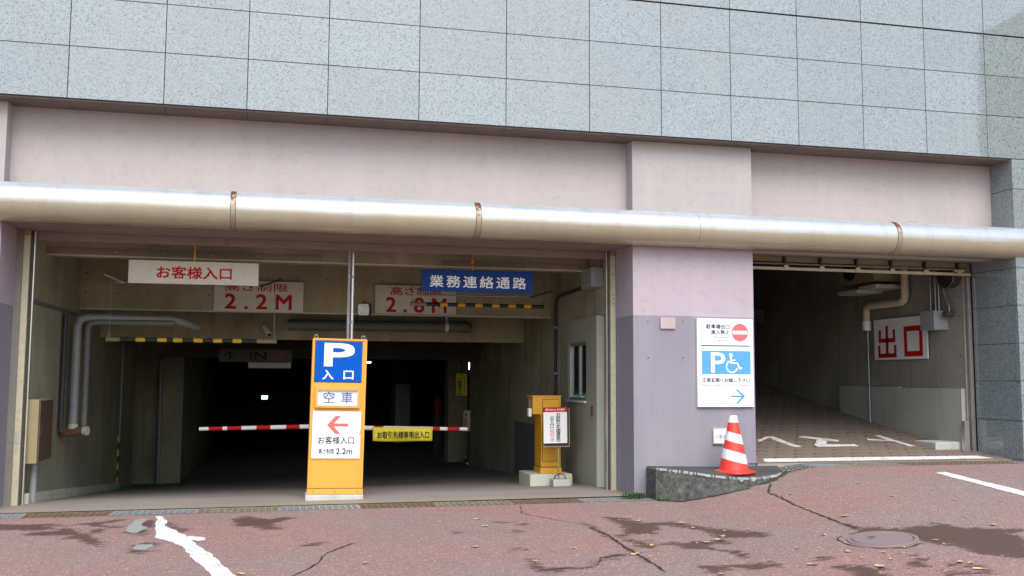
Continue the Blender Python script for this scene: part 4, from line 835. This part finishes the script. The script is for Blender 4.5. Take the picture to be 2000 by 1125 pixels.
# ---- cone
CX, CY, CZ = 5.645, 11.75, .398
t = thing('traffic_cone', 'red and white striped traffic cone standing on the kerb block', 'cone', (CX, CY, CZ))
pl = MB(); o8 = []
for a in range(28): th = 2*math.pi*a/28; rr = .225/max(abs(math.cos(th)), abs(math.sin(th)))**.72; o8.append((rr*math.cos(th+.5), rr*math.sin(th+.5)))
v = [(CX+x*1.0, CY+y*1.0, CZ-.004) for x, y in o8]+[(CX+x*1.02, CY+y*1.02, CZ+.022) for x, y in o8]+[(CX+x*.8, CY+y*.8, CZ+.042) for x, y in o8]+[(CX+x*.5, CY+y*.5, CZ+.05) for x, y in o8]; n = 28
pl.add(v, [(k_*n+i, k_*n+(i+1) % n, (k_+1)*n+(i+1) % n, (k_+1)*n+i) for k_ in range(3) for i in range(n)]+[tuple(range(n))[::-1], tuple(range(3*n, 4*n))], True); pl.build('base', 'conered', t)
H = .725; rad = lambda z: .185+(.046-.185)*((z-.04)/(H-.04)) if z > .04 else .19
b = MB(); b.lathe([(.19,.03)]+[(rad(z), z) for z in np.linspace(.06, H, 12)], (CX, CY, CZ), 28); bd = b.build('body', 'conered', t)
def band(z0, z1, t0, t1, ph):
    v = []; f = []; n = 32
    for i in range(n):
        a = 2*math.pi*i/n
        for j in range(4):
            s_ = j/3; z = (z0+t0*math.cos(a+ph))*(1-s_)+(z1+t1*math.cos(a+ph))*s_; rr = rad(z)+.0025; v.append((CX+rr*math.cos(a), CY+rr*math.sin(a), CZ+z))
    for i in range(n):
        for j in range(3): f.append((i*4+j, ((i+1) % n)*4+j, ((i+1) % n)*4+j+1, i*4+j+1))
    m_ = MB(); m_.add(v, f, True); return m_.build('white_band', 'conewhite', bd)
band(.635, .724, 0, 0, 0); band(.39, .505, .03, .025, 3.5); band(.15, .275, .04, .04, 3.4)
# ---- exit bay fittings
t = part('exit_board', 'white', None, (9.975, 9.99, 13.80, 15.24, 1.925, 2.61)); tag(t, 'white board with bold red exit characters on the exit wall', 'sign')
exb = MB()
def yzs(pts, wd, b=exb):
    P = stroke(pts, wd); n = len(P); v = [(9.9735, -p.x, p.y) for p in P]; b.add(v, [tuple(range(n))])
yc = -14.87; zc = 2.26
for s_ in ([(yc,2.50),(yc,1.99)], [(yc-.20,2.43),(yc-.20,2.25),(yc+.20,2.25),(yc+.20,2.43)], [(yc-.225,2.17),(yc-.225,1.995),(yc+.225,1.995),(yc+.225,2.17)]): yzs(s_, .075 if len(s_) == 2 else .07)
yc = -14.16
yzs([(yc-.02,2.42),(yc-.20,2.42),(yc-.20,2.01),(yc+.20,2.01),(yc+.20,2.42),(yc-.03,2.42)], .085)
e_ = exb.build('exit_lettering', 'red', t)
t = thing('duct_pipe', 'cream plastic pipe with two elbows above the exit board', 'pipe', (9.95, 14.8, 2.4))
MB().tube([(9.93,14.27,3.72),(9.93,14.27,2.96),(9.93,14.30,2.89),(9.93,14.37,2.86),(9.93,15.27,2.86),(9.93,15.34,2.83),(9.93,15.38,2.77),(9.93,15.38,2.50)], .062, 14).build('tube', 'cream', t); MB().tube([(9.93,15.38,2.60),(9.93,15.38,2.44)], .072, 14).build('collar', 'white', t)
MB().tube([(9.93,14.27,3.05),(9.93,14.27,2.98)], .07, 14).build('collar', 'cream', t)
MB().tube([(9.945,15.38,2.45),(9.945,15.38,.86)], .017, 8).build('conduit', 'steel', t)
for zz in (2.1, 1.5): part('clip', 'steel', t, (9.935,9.988 if zz < 1.47 else 10.048,15.34,15.42,zz,zz+.025))
t = thing('junction_box', 'grey junction box with three conduits beside the exit board', 'electrical box', (9.9, 13.55, 2.36)); part('box', 'pvcgrey', t, (9.80, 10.049, 13.38, 13.72, 2.36, 2.655), bev=.006)
for yy in (13.68, 13.56, 13.48): MB().tube([(9.97,yy,2.655),(9.97,yy,3.6)], .017, 8).build('conduit', 'steel', t)
MB().tube([(9.97,13.36,3.55),(9.97,13.36,2.95),(9.97,13.30,2.8),(9.97,13.24,2.72),(9.97,13.24,2.60)], .013, 8).build('flex', 'steel', t); MB().tube([(9.90,13.26,2.60),(10.04,13.26,2.60)], .05, 10).build('sensor', 'brown', t)
t = thing('fan_unit', 'beige vent fan box with round dark opening under the exit ceiling', 'fan', (9.8, 14.9, 3.15)); part('body', 'olive', t, (9.55, 10.04, 14.55, 15.6, 3.22, 3.75)); MB().tube([(9.548,15.25,3.48),(9.53,15.25,3.48)], .2, 24).build('opening', 'black', t)
part('shelf', 'conc_light', t, (9.55, 10.04, 14.5, 15.0, 3.10, 3.16)); part('shelf', 'conc_light', t, (9.55,10.04,15.05,15.65,3.06,3.12))
t = thing('round_duct', 'dark round duct end near the exit jamb', 'duct', (9.97, 13.2, 3.05)); MB().tube([(10.04,13.22,3.18),(9.90,13.22,3.18)], .19, 24).build('tube', 'darksteel', t); MB().tube([(9.905,13.22,3.18),(9.895,13.22,3.18)], .198, 24, False).build('rim', 'aluminium', t)
t = part('pale_block', 'conc_white', None, (9.55, 10.045, 13.10, 13.62, .50, .665), bev=.015); tag(t, 'pale concrete block on the ramp at the foot of the exit wall', 'block')
t = thing('shutter_rail', 'beige double rail with brackets across the top of the exit bay', 'rail', (8.3, 12.9, 3.1))
part('rail', 'rail', t, (6.23, 10.10, 12.89, 12.93, 3.145, 3.185)); part('rail', 'railgrey', t, (6.23, 10.06, 12.91, 12.94, 3.225, 3.245)); part('back_plate', 'olive', t, (6.23, 10.09, 12.965, 12.985, 3.27, 3.344))
for x in (7.05, 7.62, 8.20, 8.77, 9.335, 9.90): part('bracket', 'darksteel', t, (x-.013, x+.013, 12.90, 12.964, 3.187, 3.343)); part('foot', 'rail', t, (x-.035, x+.035, 12.875, 12.8895, 3.16, 3.215))
part('end_bracket', 'rail', t, (9.82, 9.99, 12.885, 12.90, 3.20, 3.235))
# ---- manhole, weeds, moss, leaves
mx, my = 5.25, 7.985; dzx = float(G(mx+.2,my)-G(mx-.2,my))/.4; dzy = float(G(mx,my+.2)-G(mx,my-.2))/.4
def on_ground(prof, c, seg=40):
    v = []; f = []; n = len(prof)
    for r_, h in prof:
        for j in range(seg): a = 2*math.pi*j/seg; x, y = c[0]+r_*math.cos(a), c[1]+r_*math.sin(a); v.append((x, y, float(G(c[0],c[1]))+dzx*(x-c[0])+dzy*(y-c[1])+h))
    for i in range(n-1):
        for j in range(seg): f.append((i*seg+j, i*seg+(j+1) % seg, (i+1)*seg+(j+1) % seg, (i+1)*seg+j))
    b = MB(); b.add(v, f); return b, v, n, seg
mz = float(G(mx, my)); t = thing('manhole_cover', 'round iron manhole cover in the red asphalt beside the wet patch', 'manhole', (mx, my, mz))
b, v, n, sg = on_ground([(.305,.002),(.30,.010),(.268,.010),(.264,.001)], (mx, my)); b.build('ring', 'iron', t)
b, v, n, sg = on_ground([(.257,.001),(.255,.012),(.05,.014)], (mx, my)); b.add(v[-sg:], [tuple(range(sg))]); cv_ = b.build('cover', 'iron', t)
b = MB(); b.add([(mx-.12,my+.03,mz+.021),(mx-.06,my+.01,mz+.021),(mx-.05,my+.035,mz+.022),(mx-.11,my+.055,mz+.022)], [(0,1,2,3)]); b.build('key_slot', 'black', cv_)
crk_ = [(mx+.36*math.cos(a)*random.uniform(.93,1.1), my+.36*math.sin(a)*random.uniform(.93,1.1)) for a in np.linspace(2.2, 5.3, 12)]; crack(crk_, .02, G, ground)
def weed(lab, x, y, n, h, sp):
    z = float(G(x, min(y, 11.74))); b = MB(); rr = random.Random(int(x*100))
    for i in range(n):
        a = rr.uniform(0, 6.283); r0 = rr.uniform(0, sp); px, py = x+r0*math.cos(a)*1.6, y+r0*math.sin(a)*.6; d = Vector((math.cos(a), math.sin(a), 0)); hh = h*rr.uniform(.5, 1); ln = hh*rr.uniform(.3, .9); wd = rr.uniform(.006, .013); s_ = Vector((-d.y, d.x, 0))*wd
        p0 = Vector((px, py, z)); p1 = p0+d*ln*.45+Vector((0,0,hh*.8)); p2 = p0+d*ln+Vector((0,0,hh*.75))
        b.add([p0-s_*.4, p0+s_*.4, p1+s_, p1-s_, p2], [(0,1,2,3),(3,2,4)])
    o = b.build('weed', 'weed', None, (x, y, z)); return tag(o, lab, 'weed', 'weeds at the drain end', 'stuff')
weed('leafy green weed growing from the drain beside the pillar foot', 4.42, 12.0, 90, .10, .12); weed('small tuft at the left foot of the kerb block', 4.66, 11.70, 30, .05, .07)
o = sheet('moss', [(5.80,11.42),(5.95,11.42),(6.13,11.5),(6.3,11.66),(6.42,11.85),(6.38,11.9),(6.22,11.75),(6.0,11.6),(5.85,11.5)], G, .008, 'moss', amp=.04); tag(o, 'green moss along the kerb block foot', 'moss', kind='stuff')
o = sheet('moss', [(4.62,11.76),(4.9,11.57),(5.3,11.42),(5.7,11.40),(5.6,11.37),(5.2,11.37),(4.85,11.52),(4.6,11.70)], G, .006, 'crack', amp=.03); tag(o, 'dark dirt line along the kerb block foot', 'dirt', kind='stuff')
LV = [(5.76,10.52),(6.61,10.5),(7.22,10.0),(6.49,9.66),(7.05,9.39),(7.51,9.25),(6.5,8.89),(6.55,8.56),(6.54,8.17),(4.93,8.42),(4.48,8.09),(4.74,7.72),(4.97,7.54),(4.88,7.31),(4.66,7.12),(4.75,6.84),(5.57,7.71),(5.56,7.56),(5.6,7.71),(5.21,7.6),(5.28,6.99),(5.33,6.93),(5.28,6.75),(5.44,9.63),(5.52,9.03),(4.71,7.47),(4.26,7.45),(2.64,8.77),(4.18,9.95),(4.16,9.63),(3.61,10.27),(3.79,10.17),(3.76,10.43),(3.56,9.32),(4.11,8.89),(3.83,8.78),(3.94,8.8),(3.38,8.74),(4.22,9.06),(3.17,8.26),(3.45,7.43),(4.39,11.21),(3.07,8.37),(2.14,8.23),(3.72,11.63),(4.36,9.3),(2.13,10.65),(2.11,10.15),(1.78,9.01),(.74,8.43),(.31,11.62),(-.24,8.18),(1.69,10.55)]
lm = []
for k_ in range(4):
    rr = random.Random(k_); n = 9; v = [(0,0,.006)]; L = rr.uniform(.035,.05)
    for i in range(n): a = 2*math.pi*i/n; r_ = L*(1.0 if i % 2 else .62)*(1.25 if i == 0 else 1); v.append((r_*math.cos(a), r_*.6*math.sin(a), .004+rr.uniform(0,.016)))
    me = bpy.data.meshes.new('fallen_leaf'); me.from_pydata(v, [], [(0,i+1,(i+1) % n+1) for i in range(n)]); me.materials.append(MT['leaf']); lm.append(me)
for i, (x, y) in enumerate(LV):
    o = bpy.data.objects.new('fallen_leaf', lm[i % 4]); COL.objects.link(o); o.location = (x, y, float(G(x, y))+.004); o.rotation_euler = (0, 0, random.uniform(0, 6.28)); s_ = random.uniform(.55, 1.3); o.scale = (s_*random.uniform(.8, 1.3), s_, s_*.7)
    tag(o, 'small dry yellow leaf lying on the red asphalt', 'leaf', 'fallen leaves on the asphalt')
